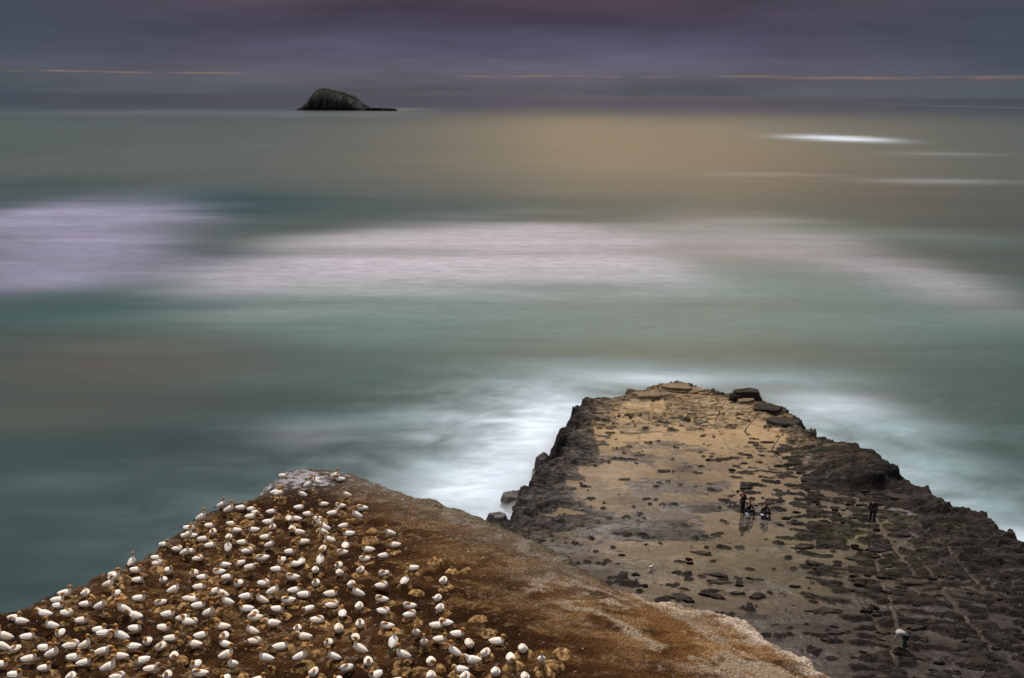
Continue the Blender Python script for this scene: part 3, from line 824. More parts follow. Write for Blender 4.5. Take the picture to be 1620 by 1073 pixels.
def make_headland():
    nx, ny = int((21 - HX0) / HS), int((64 - HY0) / HS)
    X, Y = np.meshgrid(HX0 + np.arange(nx) * HS, HY0 + np.arange(ny) * HS)
    wx = (fbm(X / 1.9, Y / 1.9, 3, 1, .4) - .5) * .9; wy = (fbm(X / 1.9, Y / 1.9, 3, 2, .4) - .5) * .9
    d = poly_dist(X + wx * .8, Y + wy * .8, HEAD)
    z = zhead(X, Y)
    z = z + np.maximum(22 - Y, 0) * 0.72                                    # rises to the lookout
    n1 = fbm(X / 5, Y / 5, 4, 30) - .5; n2 = fbm(X / .9, Y / .9, 4, 31) - .5; n3 = fbm(X / .28, Y / .28, 3, 32) - .5
    colony = sstep(3.5, -1.5, X + (Y - 36) * .42) * sstep(60, 52, Y)        # trampled, lumpy ground between the nests
    z = z + n1 * .45 + n2 * (.16 + .20 * colony) + n3 * (.06 + .07 * colony)
    # weathered rim
    rim = np.clip(1 - d / 1.3, 0, 1)
    z = z - rim ** 2 * .30 + rim * n2 * .25
    lq = fbm(X / 1.6, Y / 1.2, 4, 61) * 7
    lipz = np.exp(-np.maximum(d, 0) ** 2 / 1.4) * sstep(4.0, 6.5, X)
    z = z + lipz * (.10 * (np.floor(lq) + sstep(.7, 1, lq - np.floor(lq))) - .34)
    gul = np.abs(fbm((X + Y) / 2.4, (X - Y) / 9, 4, 60) - .5)               # rain gullies down the right flank
    flank = sstep(-6, 3, X + (Y - 44) * .6)
    z = z - np.clip(.06 - gul, 0, 1) * 3.0 * flank
    # cliff
    out = np.maximum(-d, 0)
    z = z - np.minimum(out * 6.0, 12.0) + np.where(out > .25, n2 * .5, 0)
    keep = (d > -1.9)[:-1, :-1]
    # ground colours
    n4 = fbm(X / 2.3, Y / 1.2, 5, 40); n5 = fbm(X / .6, Y / .45, 4, 41); n6 = fbm(X / .22, Y / .22, 2, 43)
    c = np.zeros(X.shape + (3,)) + np.array((.047, .0200, .0073))
    c = lerp3(c, (.110, .052, .020), sstep(.42, .66, n4) * .8)
    c = lerp3(c, (.030, .0125, .0048), sstep(.50, .68, fbm(X / 3.1, Y / 1.6, 4, 44)) * .7)
    c = lerp3(c, (.24, .135, .050), sstep(.56, .72, n5) * sstep(.40, .58, n4) * .75)
    c = lerp3(c, (.17, .08, .027), flank * sstep(.44, .60, fbm(X / 2.6, Y / 1.4, 4, 47)) * .55)
    c = lerp3(c, (.255, .124, .046), flank * (.35 + .6 * sstep(.35, .6, fbm(X / 2.0, Y / 1.1, 4, 48))))
    c = lerp3(c, (.40, .245, .115), flank * sstep(.52, .68, fbm(X / 1.6, Y / .7, 4, 49)) * .8)
    c = lerp3(c, (.050, .022, .009), flank * sstep(.54, .68, fbm(X / 2.2, Y / 1.1, 4, 54)) * .8)
    # pale gravel streaks on the right flank
    t = ((X - 4.0) * 5.3 + (Y - 38.4) * -4.9) / 52.1
    lx, ly = 4.0 + np.clip(t, -.3, 1.25) * 5.3, 38.4 - np.clip(t, -.3, 1.25) * 4.9
    ds = np.hypot(X - lx, Y - ly)
    pale = np.exp(-(ds / 1.5) ** 2) * sstep(.47, .58, fbm((X + Y) / 1.0, (X - Y) / 4, 4, 50) * .6 + n5 * .4)
    c = lerp3(c, (.44, .335, .235), np.clip(pale * 2.0, 0, .95))
    # grey crest of the ridge
    crest = np.exp(-(d / 2.6) ** 2) * sstep(-12, -9, X) * sstep(6.0, 2.0, X) * sstep(38, 41, Y)
    c = lerp3(c, (.195, .160, .120), crest * .9)
    c = lerp3(c, (.36, .33, .29), crest * sstep(.54, .68, n5) * .7)
    c = lerp3(c, (.045, .045, .018), crest * np.exp(-(d / .7) ** 2) * .8 * sstep(-4, -1, X))
    # pale stone lip along the right hand edge
    lip = np.exp(-np.maximum(d - .10 - .9 * (n5 - .35), 0) ** 2 / .55) * sstep(4.6, 6.0, X)
    lip = np.maximum(lip, np.exp(-np.maximum(d - .5, 0) ** 2 / 1.6) * gauss(X, Y, 7.8, 39.0, 2.6, 1.4) * .8)
    c = lerp3(c, (.80, .66, .52), lip * np.clip(.85 + 2.2 * (n5 - .5), 0, 1))
    # left rim dry pale crust
    lrim = np.exp(-(d / .8) ** 2) * sstep(-10, -14, X)
    c = lerp3(c, (.17, .115, .07), lrim * .7 * sstep(.4, .6, n5 + .1))
    # whitewash of guano at the tip
    gn = np.clip(gauss(X, Y, -12.3, 56.3, 3.1, 2.7) * 1.5 + gauss(X, Y, -14.6, 54.2, 1.3, 1.8), 0, 1.5)
    gmask = sstep(.47, .70, gn * .46 + (fbm(X / .5, Y / .35, 4, 52) - .5) * .9 + (n6 - .5) * .5)
    c = lerp3(c, (.10, .075, .06), np.clip(gn, 0, 1) * .8)
    c = lerp3(c, (.56, .55, .60), gmask * .92)
    fle = sstep(.80, .88, vnoise(X / .16, Y / .16, 71)) * sstep(.45, .6, n4)
    c = lerp3(c, (.33, .26, .18), fle * .6)
    mt, T, out_ = material('headland_soil')
    geo = T.n('ShaderNodeNewGeometry'); p = geo.outputs['Position']
    col = T.attr('hcol')
    f1 = T.noise(p, 9.0, 6.0, 0.65); f2 = T.noise(p, 42.0, 3.0, 0.6)
    col = T.mix(1.0, col, T.ramp(f1, [(0.28, .52), (0.50, .92), (0.72, 1.6)]), 'MULTIPLY')
    col = T.mix(1.0, col, T.ramp(f2, [(0.3, .58), (0.7, 1.45)]), 'MULTIPLY')
    vo = T.n('ShaderNodeTexVoronoi'); T.put(vo.inputs['Vector'], p); T.put(vo.inputs['Scale'], 11.0); T.put(vo.inputs['Randomness'], 1.0)
    clod = T.math('SUBTRACT', 1.0, vo.outputs[0])
    hgt = T.math('ADD', T.math('ADD', f1, T.math('MULTIPLY', f2, 0.5)), T.math('MULTIPLY', clod, 0.5))
    col = T.mix(1.0, col, T.ramp(clod, [(0.35, .62), (0.85, 1.15)]), 'MULTIPLY')
    T.put(out_.inputs[0], T.bsdf(Base_Color=col, Roughness=.95, Specular_IOR_Level=.04, Normal=T.bump(hgt, 1.0, .14)))
    o = grid_mesh('headland', X, Y, z, mt, keep=keep, attrs={'hcol': c})
    tag(o, kind='structure')
    return o, X, Y, z, d


headland, _hX, _hY, HZ, HD = make_headland()


def samp(Z, x, y):
    fx = (x - HX0) / HS; fy = (y - HY0) / HS
    i, j = int(fx), int(fy)
    a, b = fx - i, fy - j
    return float((Z[j, i] * (1 - a) + Z[j, i + 1] * a) * (1 - b) + (Z[j + 1, i] * (1 - a) + Z[j + 1, i + 1] * a) * b)


# ------------------------------------------------------------------ rock platform
FILM, PST = 3.43, 0.115


def plat_fields(X, Y):
    wx = (fbm(X / 2.2, Y / 2.2, 4, 101) - .5) * 2.2; wy = (fbm(X / 2.2, Y / 2.2, 4, 102) - .5) * 2.2
    jx = (fbm(X / .8, Y / .8, 2, 103) - .5) * .7; jy = (fbm(X / .8, Y / .8, 2, 104) - .5) * .7
    d = poly_dist(X + wx * .75 + jx, Y + wy * .75 + jy, PLAT)
    far = sstep(79, 86, Y + wy)
    left = np.clip(np.exp(-np.maximum(d - .4, 0) ** 2 / 4.5) * sstep(12, 6, X) * sstep(50, 58, Y), 0, 1)
    left = np.maximum(left, gauss(X, Y, 2.2, 65, 2.4, 7.0))
    K = sstep(15.5, 22, X + (Y - 60) * -.10 + wx * 1.2) * sstep(84, 72, Y)                    # where the reef is rough
    K = np.maximum(K, .55 * sstep(13, 18, X + wx) * sstep(78, 70, Y) * sstep(60, 66, Y))
    K = np.maximum(K, .42 * gauss(X, Y, 10.5, 52.5, 4.5, 3.5))
    K = np.maximum(K, .9 * sstep(19, 27, X) * sstep(66, 60, Y))
    return wx, wy, d, far, left, K


def make_platform():
    st = PST
    X, Y = np.meshgrid(np.arange(-6, 42, st), np.arange(26, 98, st))
    wx, wy, d, far, left, K = plat_fields(X, Y)
    n1 = fbm(X / 6, Y / 6, 4, 110) - .5; n2 = fbm(X / 1.2, Y / 1.0, 4, 111) - .5; n3 = fbm(X / .35, Y / .3, 3, 112) - .5
    nm = fbm(X / 3.6 + wx * .4, Y / 1.6 + wy * .4, 4, 113) - .5
    z = 3.41 + n1 * .10 + n2 * .05 + nm * .20 * (1 - .5 * K) * (1 - .65 * sstep(66, 78, Y))
    # tilted beds: lens-shaped ribs running across the reef
    rx = X + wx * .30; ry = Y + wy * .30 + .14 * X
    sA = fbm(rx / .95, ry / .34, 3, 120, .45); sB = fbm(rx / 1.7, ry / .55, 3, 125, .5)
    thr = .80 - .215 * K
    near = sstep(70, 56, Y)
    s = np.maximum(sA - thr, (sB - thr - .015))
    knob = sstep(0, .022, s)
    z = z - .05 * K + knob * (.07 + .14 * fbm(X / 2, Y / 1.2, 3, 121) + .10 * sstep(.02, .2, s) * near)
    beds = sstep(25.5, 28.5, X + (62 - Y) * .10) * sstep(69, 66, Y) * sstep(52, 57, Y)
    rib = (np.abs(((ry * .85 + wx * .35 + n1 * 2) % 1.0) - .5) * 2)
    z = z + beds * (.22 + .35 * rib ** 2 + n2 * .3)
    # the raised shoulder whose steep near face stays dark
    sh = sstep(21.0, 27.4, X + wx * .5) * sstep(67.0, 68.1, Y + wy * .55) * sstep(79, 71, Y)
    z = z + sh * (1.25 + n2 * .35)
    # straight joints cut through the beds
    joint = np.zeros(X.shape)
    for (xa, ya, xb, yb) in ((24.6, 62.5, 23.9, 54.0), (26.8, 61.0, 27.6, 50.0), (22.4, 56.5, 20.6, 47.5), (20.2, 55.5, 19.4, 45.0), (25.0, 56.0, 24.8, 46.0), (8.0, 87.5, 11.8, 80.5), (13.2, 89.0, 12.2, 83.0), (19.5, 84.5, 22.5, 79.5)):
        ex, ey = xb - xa, yb - ya; t_ = np.clip(((X - xa) * ex + (Y - ya) * ey) / (ex * ex + ey * ey), 0, 1)
        joint = np.maximum(joint, 1 - sstep(.06, .17, np.hypot(X + wx * .14 - xa - t_ * ex, Y + wy * .14 - ya - t_ * ey)))
    z = z - joint * .16
    # the far slab: smooth, cracked into plates
    f1, f2, cid = worley(X / 3.6 + wx * .35, Y / 3.0 + wy * .35, 130)
    crack = (1 - sstep(.015, .075, f2 - f1)) * sstep(.34, .46, fbm(X / 3, Y / 3, 3, 134))
    f1b, f2b, cidb = worley(X / 1.7 + wx * .45, Y / .8 + wy * .45, 131)
    crackb = (1 - sstep(.03, .12, f2b - f1b)) * sstep(.40, .50, fbm(X / 3.2, Y / 2.2, 3, 133))
    z = z + far * (.075 + (cid - .5) * .12 + n2 * .10) - far * crack * .22 - far * crackb * .16
    # worn bedding along the seaward edges: contour-like ledges with ragged cracks
    bw = (fbm(X / .8, Y / .8, 3, 145) - .5)
    q = fbm(X / 3.4 + wx * .35, Y / 1.7 + wy * .35, 4, 146, .55) * 9.0 + bw * .8
    terr = .12 * (np.floor(q) + sstep(.70, 1.0, q - np.floor(q))) - .12 * 4.4
    riser = sstep(.62, .80, q - np.floor(q)) * (1 - sstep(.92, 1.0, q - np.floor(q)))
    q2 = fbm(X / 1.1 + wx * .6, Y / .6 + wy * .6, 3, 147) * 5.0
    terr2 = .05 * (np.floor(q2) + sstep(.7, 1.0, q2 - np.floor(q2))) - .05 * 2.2
    ck = 1 - sstep(.008, .030, np.abs(fbm(X / 1.9 + wx * .4, Y / 1.5 + wy * .4, 3, 148) - .5))
    edge = np.exp(-np.maximum(d - .4, 0) ** 2 / 1.6)
    ew = np.maximum(left, edge * sstep(52, 58, Y) * (.8 - .35 * sstep(23, 26, X)))
    z = z + ew * (terr + terr2 + .20 - ck * .22) + (1 - ew) * terr * .10 + n3 * .07 * np.maximum(left, np.maximum(K, .25))
    # the sea-cliff steps down in ledges
    o_ = np.maximum(-d, 0)
    fall = o_ * 3.2
    led = np.floor(fall / .55) * .55 + sstep(.25, .55, fall % .55) * .55
    z = z - np.minimum(led, 7) + np.where(o_ > .3, n2 * .5, 0)
    keep = (d > -2.2)[:-1, :-1]
    sq = np.abs(fbm(X / 2.4 + wx * .2, Y / 1.2 + wy * .2, 3, 171) - .5)
    squig = (1 - sstep(.006, .020, sq)) * sstep(.44, .52, fbm(X / 2.5, Y / 2, 3, 172)) * sstep(74, 79, Y)
    z = z - squig * .10
    # rock colours
    c = np.zeros(X.shape + (3,)) + np.array((.042, .034, .031))
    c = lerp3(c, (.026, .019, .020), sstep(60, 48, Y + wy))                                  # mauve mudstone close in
    c = lerp3(c, (.055, .052, .034), gauss(X, Y, 15, 55, 8, 5) * .7)
    c = lerp3(c, (.075, .068, .066), gauss(X, Y, 7, 66, 4, 7) * .7)
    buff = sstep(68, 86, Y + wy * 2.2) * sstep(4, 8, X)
    c = lerp3(c, (.215, .148, .078), buff * (.55 + .75 * fbm(X / 3, Y / 2, 4, 150)))           # buff sandstone at the point plus golden sky reflection painted in
    c = lerp3(c, (.064, .051, .043), left * .9)
    c = lerp3(c, (.098, .086, .079), left * sstep(.48, .68, fbm(X / .9, Y / .5, 4, 151)) * .7)
    c = lerp3(c, (.020, .018, .018), np.maximum(left, .3) * sstep(.5, .68, fbm(X / 1.1, Y / .6, 4, 154)) * np.maximum(left, edge) * .8)
    c = lerp3(c, (.022, .020, .020), np.exp(-(np.maximum(d, 0) / .9) ** 2) * sstep(52, 58, Y) * .8 * sstep(.35, .55, fbm(X / 1.6, Y / 1.6, 3, 152)))
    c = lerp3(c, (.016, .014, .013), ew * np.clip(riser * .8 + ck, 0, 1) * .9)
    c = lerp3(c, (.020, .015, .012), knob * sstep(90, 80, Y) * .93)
    c = lerp3(c, (.040, .031, .026), knob * sstep(.5, .66, fbm(X / .5, Y / .3, 3, 157)) * .5)
    c = lerp3(c, (.046, .036, .031), beds * .8)
    c = lerp3(c, (.018, .015, .014), beds * np.clip(sstep(.5, .62, fbm(X / 2.2, Y / .7, 4, 153)) * .6 + (1 - rib) * .5, 0, 1))
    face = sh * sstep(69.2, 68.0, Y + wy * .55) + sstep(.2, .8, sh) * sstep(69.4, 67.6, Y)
    c = lerp3(c, (.012, .011, .011), np.clip(face, 0, 1) * .9)  # shade on the shoulder's near side, painted into the rock colour
    c = lerp3(c, (.013, .011, .010), np.clip(far * crack * .95 + far * crackb * .95, 0, 1))
    c = lerp3(c, (.012, .011, .010), squig * .9)
    wisp = (1 - sstep(.01, .05, np.abs(fbm(X / 3.5 + wx * .5, Y / 1.6 + wy * .5, 4, 175) - .5))) * gauss(X, Y, 7.5, 66, 4.5, 7)
    c = lerp3(c, (.15, .135, .13), wisp * .6)
    c = lerp3(c, (.115, .095, .08), joint * sstep(70, 62, Y) * .8)
    c = lerp3(c, (.010, .010, .009), joint * sstep(76, 80, Y) * .9)
    weed = sstep(.56, .64, fbm(X / 1.1, Y / .7, 4, 160)) * np.clip(gauss(X, Y, 7.2, 80, 2.4, 4) + gauss(X, Y, 14.5, 82.0, 3.6, 2.0) * 1.4 + gauss(X, Y, 23.5, 73.5, 4, 3) * .9, 0, 1)
    c = lerp3(c, (.014, .018, .009), weed * .95)
    z = z + weed * .06
    alg = sstep(.45, .65, fbm(X / 1.6, Y / 1.2, 4, 161)) * np.clip(gauss(X, Y, 24.5, 60.5, 4.0, 3.2) + gauss(X, Y, 20, 60, 5, 3) * .7, 0, 1)
    c = lerp3(c, (.085, .088, .036), alg * .7 * (1 - knob * .8))
    wet = np.clip(1 - knob * .75 - ew * .8 - beds * .7 - sh * .5, .05, 1) * (.35 + .65 * sstep(.35, .6, fbm(X / 2.6, Y / 1.3, 4, 180)))
    gy_, gx_ = np.gradient(z, PST)
    wet = wet * (1 - sstep(.10, .30, np.hypot(gx_, gy_)))
    mt, T, out = material('platform_rock')
    geo = T.n('ShaderNodeNewGeometry'); p = geo.outputs['Position']
    col = T.attr('rcol')
    f1_ = T.noise(p, 3.2, 6.0, .6); f2_ = T.noise(T.vmath('MULTIPLY', p, (8.0, 14.0, 30.0)), 1.0, 4.0, .6)
    col = T.mix(1.0, col, T.ramp(f1_, [(0.28, .50), (0.72, 1.55)]), 'MULTIPLY')
    col = T.mix(1.0, col, T.ramp(f2_, [(0.28, .55), (0.72, 1.5)]), 'MULTIPLY')
    # hairline cracks and bedding lines
    k1 = T.noise(T.vmath('MULTIPLY', p, (.55, 1.05, .6)), 1.0, 3.0, .5, .4)
    k2 = T.noise(T.vmath('MULTIPLY', p, (1.3, 3.4, 1.5)), 1.0, 3.0, .55, .3)
    l1 = T.math('SUBTRACT', 1.0, T.step(T.math('ABSOLUTE', T.math('SUBTRACT', k1, .5)), .004, .020))
    l2 = T.math('SUBTRACT', 1.0, T.step(T.math('ABSOLUTE', T.math('SUBTRACT', k2, .47)), .006, .030))
    patchy = T.step(T.noise(p, .33, 2.0), .40, .60)
    ln_ = T.math('MAXIMUM', T.math('MULTIPLY', l1, .85), T.math('MULTIPLY', T.math('MULTIPLY', l2, patchy), .75))
    col = T.mix(ln_, col, (.012, .010, .009))
    T.put(out.inputs[0], T.bsdf(Base_Color=col, Roughness=T.math('SUBTRACT', T.ramp(f1_, [(.3, .62), (.7, .82)]), T.math('MULTIPLY', T.attr('wet', 'Fac'), .40)), Specular_IOR_Level=T.math('MULTIPLY_ADD', T.attr('wet', 'Fac'), .34, .05), Normal=T.bump(T.math('SUBTRACT', T.math('ADD', f1_, f2_), T.math('MULTIPLY', ln_, .8)), T.math('MULTIPLY_ADD', T.attr('wet', 'Fac'), -.62, .9), .10)))
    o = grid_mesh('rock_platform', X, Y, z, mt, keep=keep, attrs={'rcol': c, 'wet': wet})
    tag(o, kind='structure')
    # the thin sheet of sea water left on the flat
    mw, T, out = material('tide_film')
    geo = T.n('ShaderNodeNewGeometry'); p = geo.outputs['Position']
    rip = T.noise(T.vmath('MULTIPLY', p, (.9, 2.2, 1.0)), 1.0, 3.0, .5)
    nrm = T.bump(rip, .035, .05)
    gl = T.n('ShaderNodeBsdfGlossy'); T.put(gl.inputs['Roughness'], .02); T.put(gl.inputs['Normal'], nrm)
    tr = T.n('ShaderNodeBsdfTransparent'); T.put(tr.inputs[0], (.94, .93, .90))
    fr = T.n('ShaderNodeFresnel'); T.put(fr.inputs['IOR'], 1.33)
    mx = T.n('ShaderNodeMixShader')
    T.t.links.new(fr.outputs[0], mx.inputs[0]); T.t.links.new(tr.outputs[0], mx.inputs[1]); T.t.links.new(gl.outputs[0], mx.inputs[2])
    T.put(out.inputs[0], mx.outputs[0])
    ss = 0.6
    Xf, Yf = np.meshgrid(np.arange(-5, 50, ss), np.arange(26, 96, ss))
    df = poly_dist(Xf, Yf, PLAT)
    fo = grid_mesh('tide_water', Xf, Yf, np.full(Xf.shape, FILM), mw, keep=(df > 1.9)[:-1, :-1])
    tag(fo, kind='structure')
    return o, X, Y, z, mt


platform, _pX, _pY, PZ, rock_mat = make_platform()


def psamp(x, y):
    j = int(np.clip((y - 26) / PST, 0, PZ.shape[0] - 1)); i = int(np.clip((x + 6) / PST, 0, PZ.shape[1] - 1))
    return float(PZ[j, i])


def rock_material(name, c0, c1, c2, rough=.5):
    mt, T, out = material(name)
    oi = T.n('ShaderNodeObjectInfo')
    geo = T.n('ShaderNodeNewGeometry'); p = geo.outputs['Position']
    n1_ = T.noise(p, 1.6, 6.0, .6); n2_ = T.noise(T.vmath('MULTIPLY', p, (3.0, 3.0, 16.0)), 1.0, 4.0, .6)
    col = T.mix(T.step(n1_, .35, .68), c0, c1)
    col = T.mix(T.step(n2_, .52, .72), col, c2)
    col = T.mix(1.0, col, T.ramp(oi.outputs['Random'], [(0, .72), (1, 1.3)]), 'MULTIPLY')
    T.put(out.inputs[0], T.bsdf(Base_Color=col, Roughness=.75, Specular_IOR_Level=.10, Normal=T.bump(T.math('ADD', n1_, n2_), .7, .10)))
    return mt


dark_rock = rock_material('wet_dark_rock', (.021, .017, .014), (.042, .032, .026), (.012, .010, .009))
buff_rock = rock_material('buff_rock', (.125, .092, .060), (.20, .145, .085), (.045, .036, .029))
grey_rock = rock_material('grey_rock', (.070, .062, .058), (.12, .105, .096), (.030, .026, .024))


def noise3(v, seed):
    return float(fbm(np.array([v[0] + v[2] * .7]), np.array([v[1] - v[2] * .5 + seed * 3.1]), 4, seed)[0]) - .5


def rock_mesh(name, seed, strata=5, nseg=22, jit=.16, taper=.25):
    """a bedded block of unit half-size: stacked ledges with uneven outlines and a lumpy top"""
    rnd = random.Random(seed)
    ph = [rnd.uniform(0, 6.28) for _ in range(5)]
    def outline(a, k):
        sq = 1.0 / max(abs(math.cos(a)), abs(math.sin(a))) ** .55
        r = sq * (1 + .13 * math.sin(2 * a + ph[0]) + .09 * math.sin(3 * a + ph[1]) + .06 * math.sin(5 * a + ph[2] + k * .7))
        return r * .86
    V, Fc = [], []
    rings = []
    z = -0.3
    for k in range(strata):
        off = rnd.uniform(-jit, jit) * .6
        top = -0.3 + 1.3 * (k + 1) / strata
        for zz, o2 in ((z + .02, -.035), (z + (top - z) * .35, .0), (top - .03, .0)):
            ring = []
            for i in range(nseg):
                a = 2 * math.pi * i / nseg
                r = outline(a, k) * (1 - taper * max(zz, 0)) + off * .5 + o2 + jit * .5 * noise3((math.cos(a) * 2, math.sin(a) * 2, zz * 2 + k * 1.7), seed)
                ring.append(len(V)); V.append((r * math.cos(a), r * math.sin(a), zz + .05 * noise3((math.cos(a) * 3, math.sin(a) * 3, k), seed + 3)))
            rings.append(ring)
        z = top
    last = rings[-1]
    for s_ in (.88, .6, .3):
        ring = []
        for i in range(nseg):
            x, y, zz = V[last[i]]
            ring.append(len(V)); V.append((x * s_, y * s_, 1.0 + .10 * (1 - s_) + .22 * noise3((x * s_ * 2, y * s_ * 2, 5), seed + 1)))
        rings.append(ring)
    for a, b in zip(rings[:-1], rings[1:]):
        for i in range(nseg):
            j = (i + 1) % nseg
            Fc.append((a[i], a[j], b[j], b[i]))
    ci = len(V); V.append((0, 0, 1.1)); b = rings[-1]
    for i in range(nseg):
        Fc.append((b[i], b[(i + 1) % nseg], ci))
    me = bpy.data.meshes.new(name)
    me.from_pydata(V, [], Fc); me.update()
    return me


def rock(name, seed, loc, size, rz, mat, parent=None, tilt=(0, 0), **kw):
    me = rock_mesh(name, seed, **kw); me.materials.append(mat)
    o = bpy.data.objects.new(name, me); COL.objects.link(o)
    o.location = loc; o.scale = size; o.rotation_euler = (tilt[0], tilt[1], rz)
    if parent is not None:
        o.parent = parent
    return o


# ledge slabs that belong to the platform
for k, (x, y, sx, sy, sz, rz, mt_, z0) in enumerate([
        (13.1, 89.8, 2.5, 1.2, .42, .25, buff_rock, 3.3), (15.9, 92.0, 1.9, 1.4, .80, .1, buff_rock, 3.1), (17.6, 91.6, 1.3, 1.0, .42, .5, buff_rock, 3.2), (8.3, 87.0, 1.7, 1.4, .42, .35, grey_rock, 3.0),
        (5.6, 78.7, 1.1, 1.6, .34, .2, dark_rock, 3.0), (3.9, 71.5, 1.3, .9, .36, -.2, dark_rock, 3.1), (1.2, 64.6, 1.2, 1.3, .42, .1, dark_rock, 2.8),
        (23.1, 85.6, 1.9, 1.5, .85, -.4, dark_rock, 3.0), (23.6, 82.2, 1.7, 1.3, .65, -.2, dark_rock, 3.0), (24.3, 79.8, 1.3, 1.1, .6, -.3, grey_rock, 2.9), (25.2, 76.8, 1.5, 1.0, .55, -.2, dark_rock, 3.0), (21.6, 88.0, 1.3, .9, .6, .1, buff_rock, 3.2), (26.4, 75.3, 1.4, 1.1, .5, -.5, dark_rock, 3.0),
        (26.9, 68.9, 1.3, 1.0, 1.35, .3, dark_rock, 3.2), (25.2, 68.4, 1.5, .7, .85, .05, dark_rock, 3.1), (28.0, 65.2, 2.6, .9, .75, -.55, dark_rock, 2.9), (29.6, 63.2, 2.2, 1.0, .85, -.7, dark_rock, 2.8), (30.5, 61.4, 1.5, 1.0, .75, -.9, dark_rock, 2.8), (27.3, 63.0, 2.4, .7, .45, -.35, grey_rock, 3.0), (31.6, 58.6, 1.5, 1.1, .6, -.7, dark_rock, 2.9)]):
    rock('rock_slab', 300 + k, (x, y, z0), (sx, sy, sz), rz, mt_, parent=platform, tilt=(random.uniform(-.05, .05), random.uniform(-.05, .05)), strata=4)

# loose boulders
for seed, loc, size, rz, mt_, lab in [
        (21, (21.9, 89.0, 3.2), (1.75, 1.15, 1.15), .1, dark_rock, 'big flat-topped dark boulder on the far corner of the platform'),
        (22, (25.2, 79.6, .2), (.85, .8, 3.4), .2, grey_rock, 'square grey rock pillar standing in white water off the right edge'),
        (23, (31.4, 60.9, 2.6), (.55, .5, 1.35), .4, dark_rock, 'larger black boulder on the right rim of the platform'),
        (24, (31.9, 60.0, 2.6), (.42, .4, .95), 1.4, dark_rock, 'smaller black boulder just below the larger one on the right rim'),
        (26, (-.9, 67.6, -.5), (1.3, 1.2, 1.7), .5, grey_rock, 'round grey rock half lost in surf left of the platform'),
        (27, (-2.2, 64.6, -.5), (1.0, .9, 1.1), .9, grey_rock, 'lowest surf-washed rock beside the headland'),
        (28, (2.6, 77.2, -.5), (1.1, 1.2, 2.6), .7, grey_rock, 'upright misty rock at the notch in the left edge of the platform'),
        (29, (.2, 71.6, -.6), (1.4, 1.2, 1.7), .2, grey_rock, 'middle misty rock awash below the left edge of the platform')]:
    o = rock('boulder', seed, loc, size, rz, mt_, strata=5 if seed < 26 else 3, jit=.3, taper=.25 if seed < 26 else .45)
    tag(o, lab, 'boulder', 'boulders round the rock platform')


# stones and ribs of rock standing out of the water film
def stone_mesh(seed):
    """a low lens of bedded rock: pointed ends, broken outline, steep near side"""
    rnd_ = random.Random(seed)
    V, Fc, n = [], [], 22
    ph = [rnd_.uniform(0, 6.28) for _ in range(4)]
    def out(a):
        x = math.cos(a); y = math.sin(a) * (abs(math.sin(a)) ** .5) * (1 if math.sin(a) > 0 else .75)
        k = 1 + .16 * math.sin(3 * a + ph[0]) + .13 * math.sin(5 * a + ph[1]) + .10 * math.sin(8 * a + ph[2]) + .30 * noise3((x * 2.2, y * 2.2, 1), seed)
        return x * k, y * k + .28 * math.sin(x * 2.2 + ph[3]) * .5
    prof = [(1.06, -.6), (1.0, .25), (.93, .62), (.72, .85), (.36, .95)]
    for q, (pr, pz) in enumerate(prof):
        for i in range(n):
            a = 2 * math.pi * i / n
            x, y = out(a)
            V.append((x * pr, y * pr - (.10 if q > 2 else 0), pz + (.55 * noise3((x * 2.4 * pr, y * 2.0 * pr, 3), seed + 2) if q > 0 else 0) + .18 * y * pr))
    V.append((0, -.08, .9))
    for k in range(len(prof) - 1):
        for i in range(n):
            j = (i + 1) % n
            Fc.append((k * n + i, k * n + j, (k + 1) * n + j, (k + 1) * n + i))
    b = (len(prof) - 1) * n
    for i in range(n):
        Fc.append((b + i, b + (i + 1) % n, len(V) - 1))
    me = bpy.data.meshes.new('stone')
    me.from_pydata(V, [], Fc); me.update()
    return me


stone_vars = [stone_mesh(500 + k) for k in range(16)]
for k, me in enumerate(stone_vars):
    me.materials.append(dark_rock)
rnd = random.Random(99)
cand = []
tries = 0
while len(cand) < 285 and tries < 60000:
    tries += 1
    x, y = rnd.uniform(6, 34), rnd.uniform(40, 80)
    _, _, dq, farq, lq, Kq = plat_fields(np.array([[x]]), np.array([[y]]))
    if dq[0, 0] < 1.0 or rnd.random() > Kq[0, 0] * .9:
        continue
    if y < 47 and x < 15:
        continue
    sx = (.16 + .60 * rnd.random() ** 2.2) * (1.15 if y < 62 else .9); sy = sx * rnd.uniform(.28, .5)
    if any(abs(x - a) < (sx + s1) * .95 and abs(y - b) < (sy + s2) * .95 for a, b, s1, s2 in cand):
        continue
    cand.append((x, y, sx, sy))
for x, y, sx, sy in cand:
    o = bpy.data.objects.new('stone', rnd.choice(stone_vars)); COL.objects.link(o)
    o.parent = platform
    o.location = (x, y, FILM - .02); o.scale = (sx, sy, rnd.uniform(.06, .15)); o.rotation_euler = (rnd.uniform(-.06, .06), rnd.uniform(-.06, .06), rnd.gauss(-.16, .16))

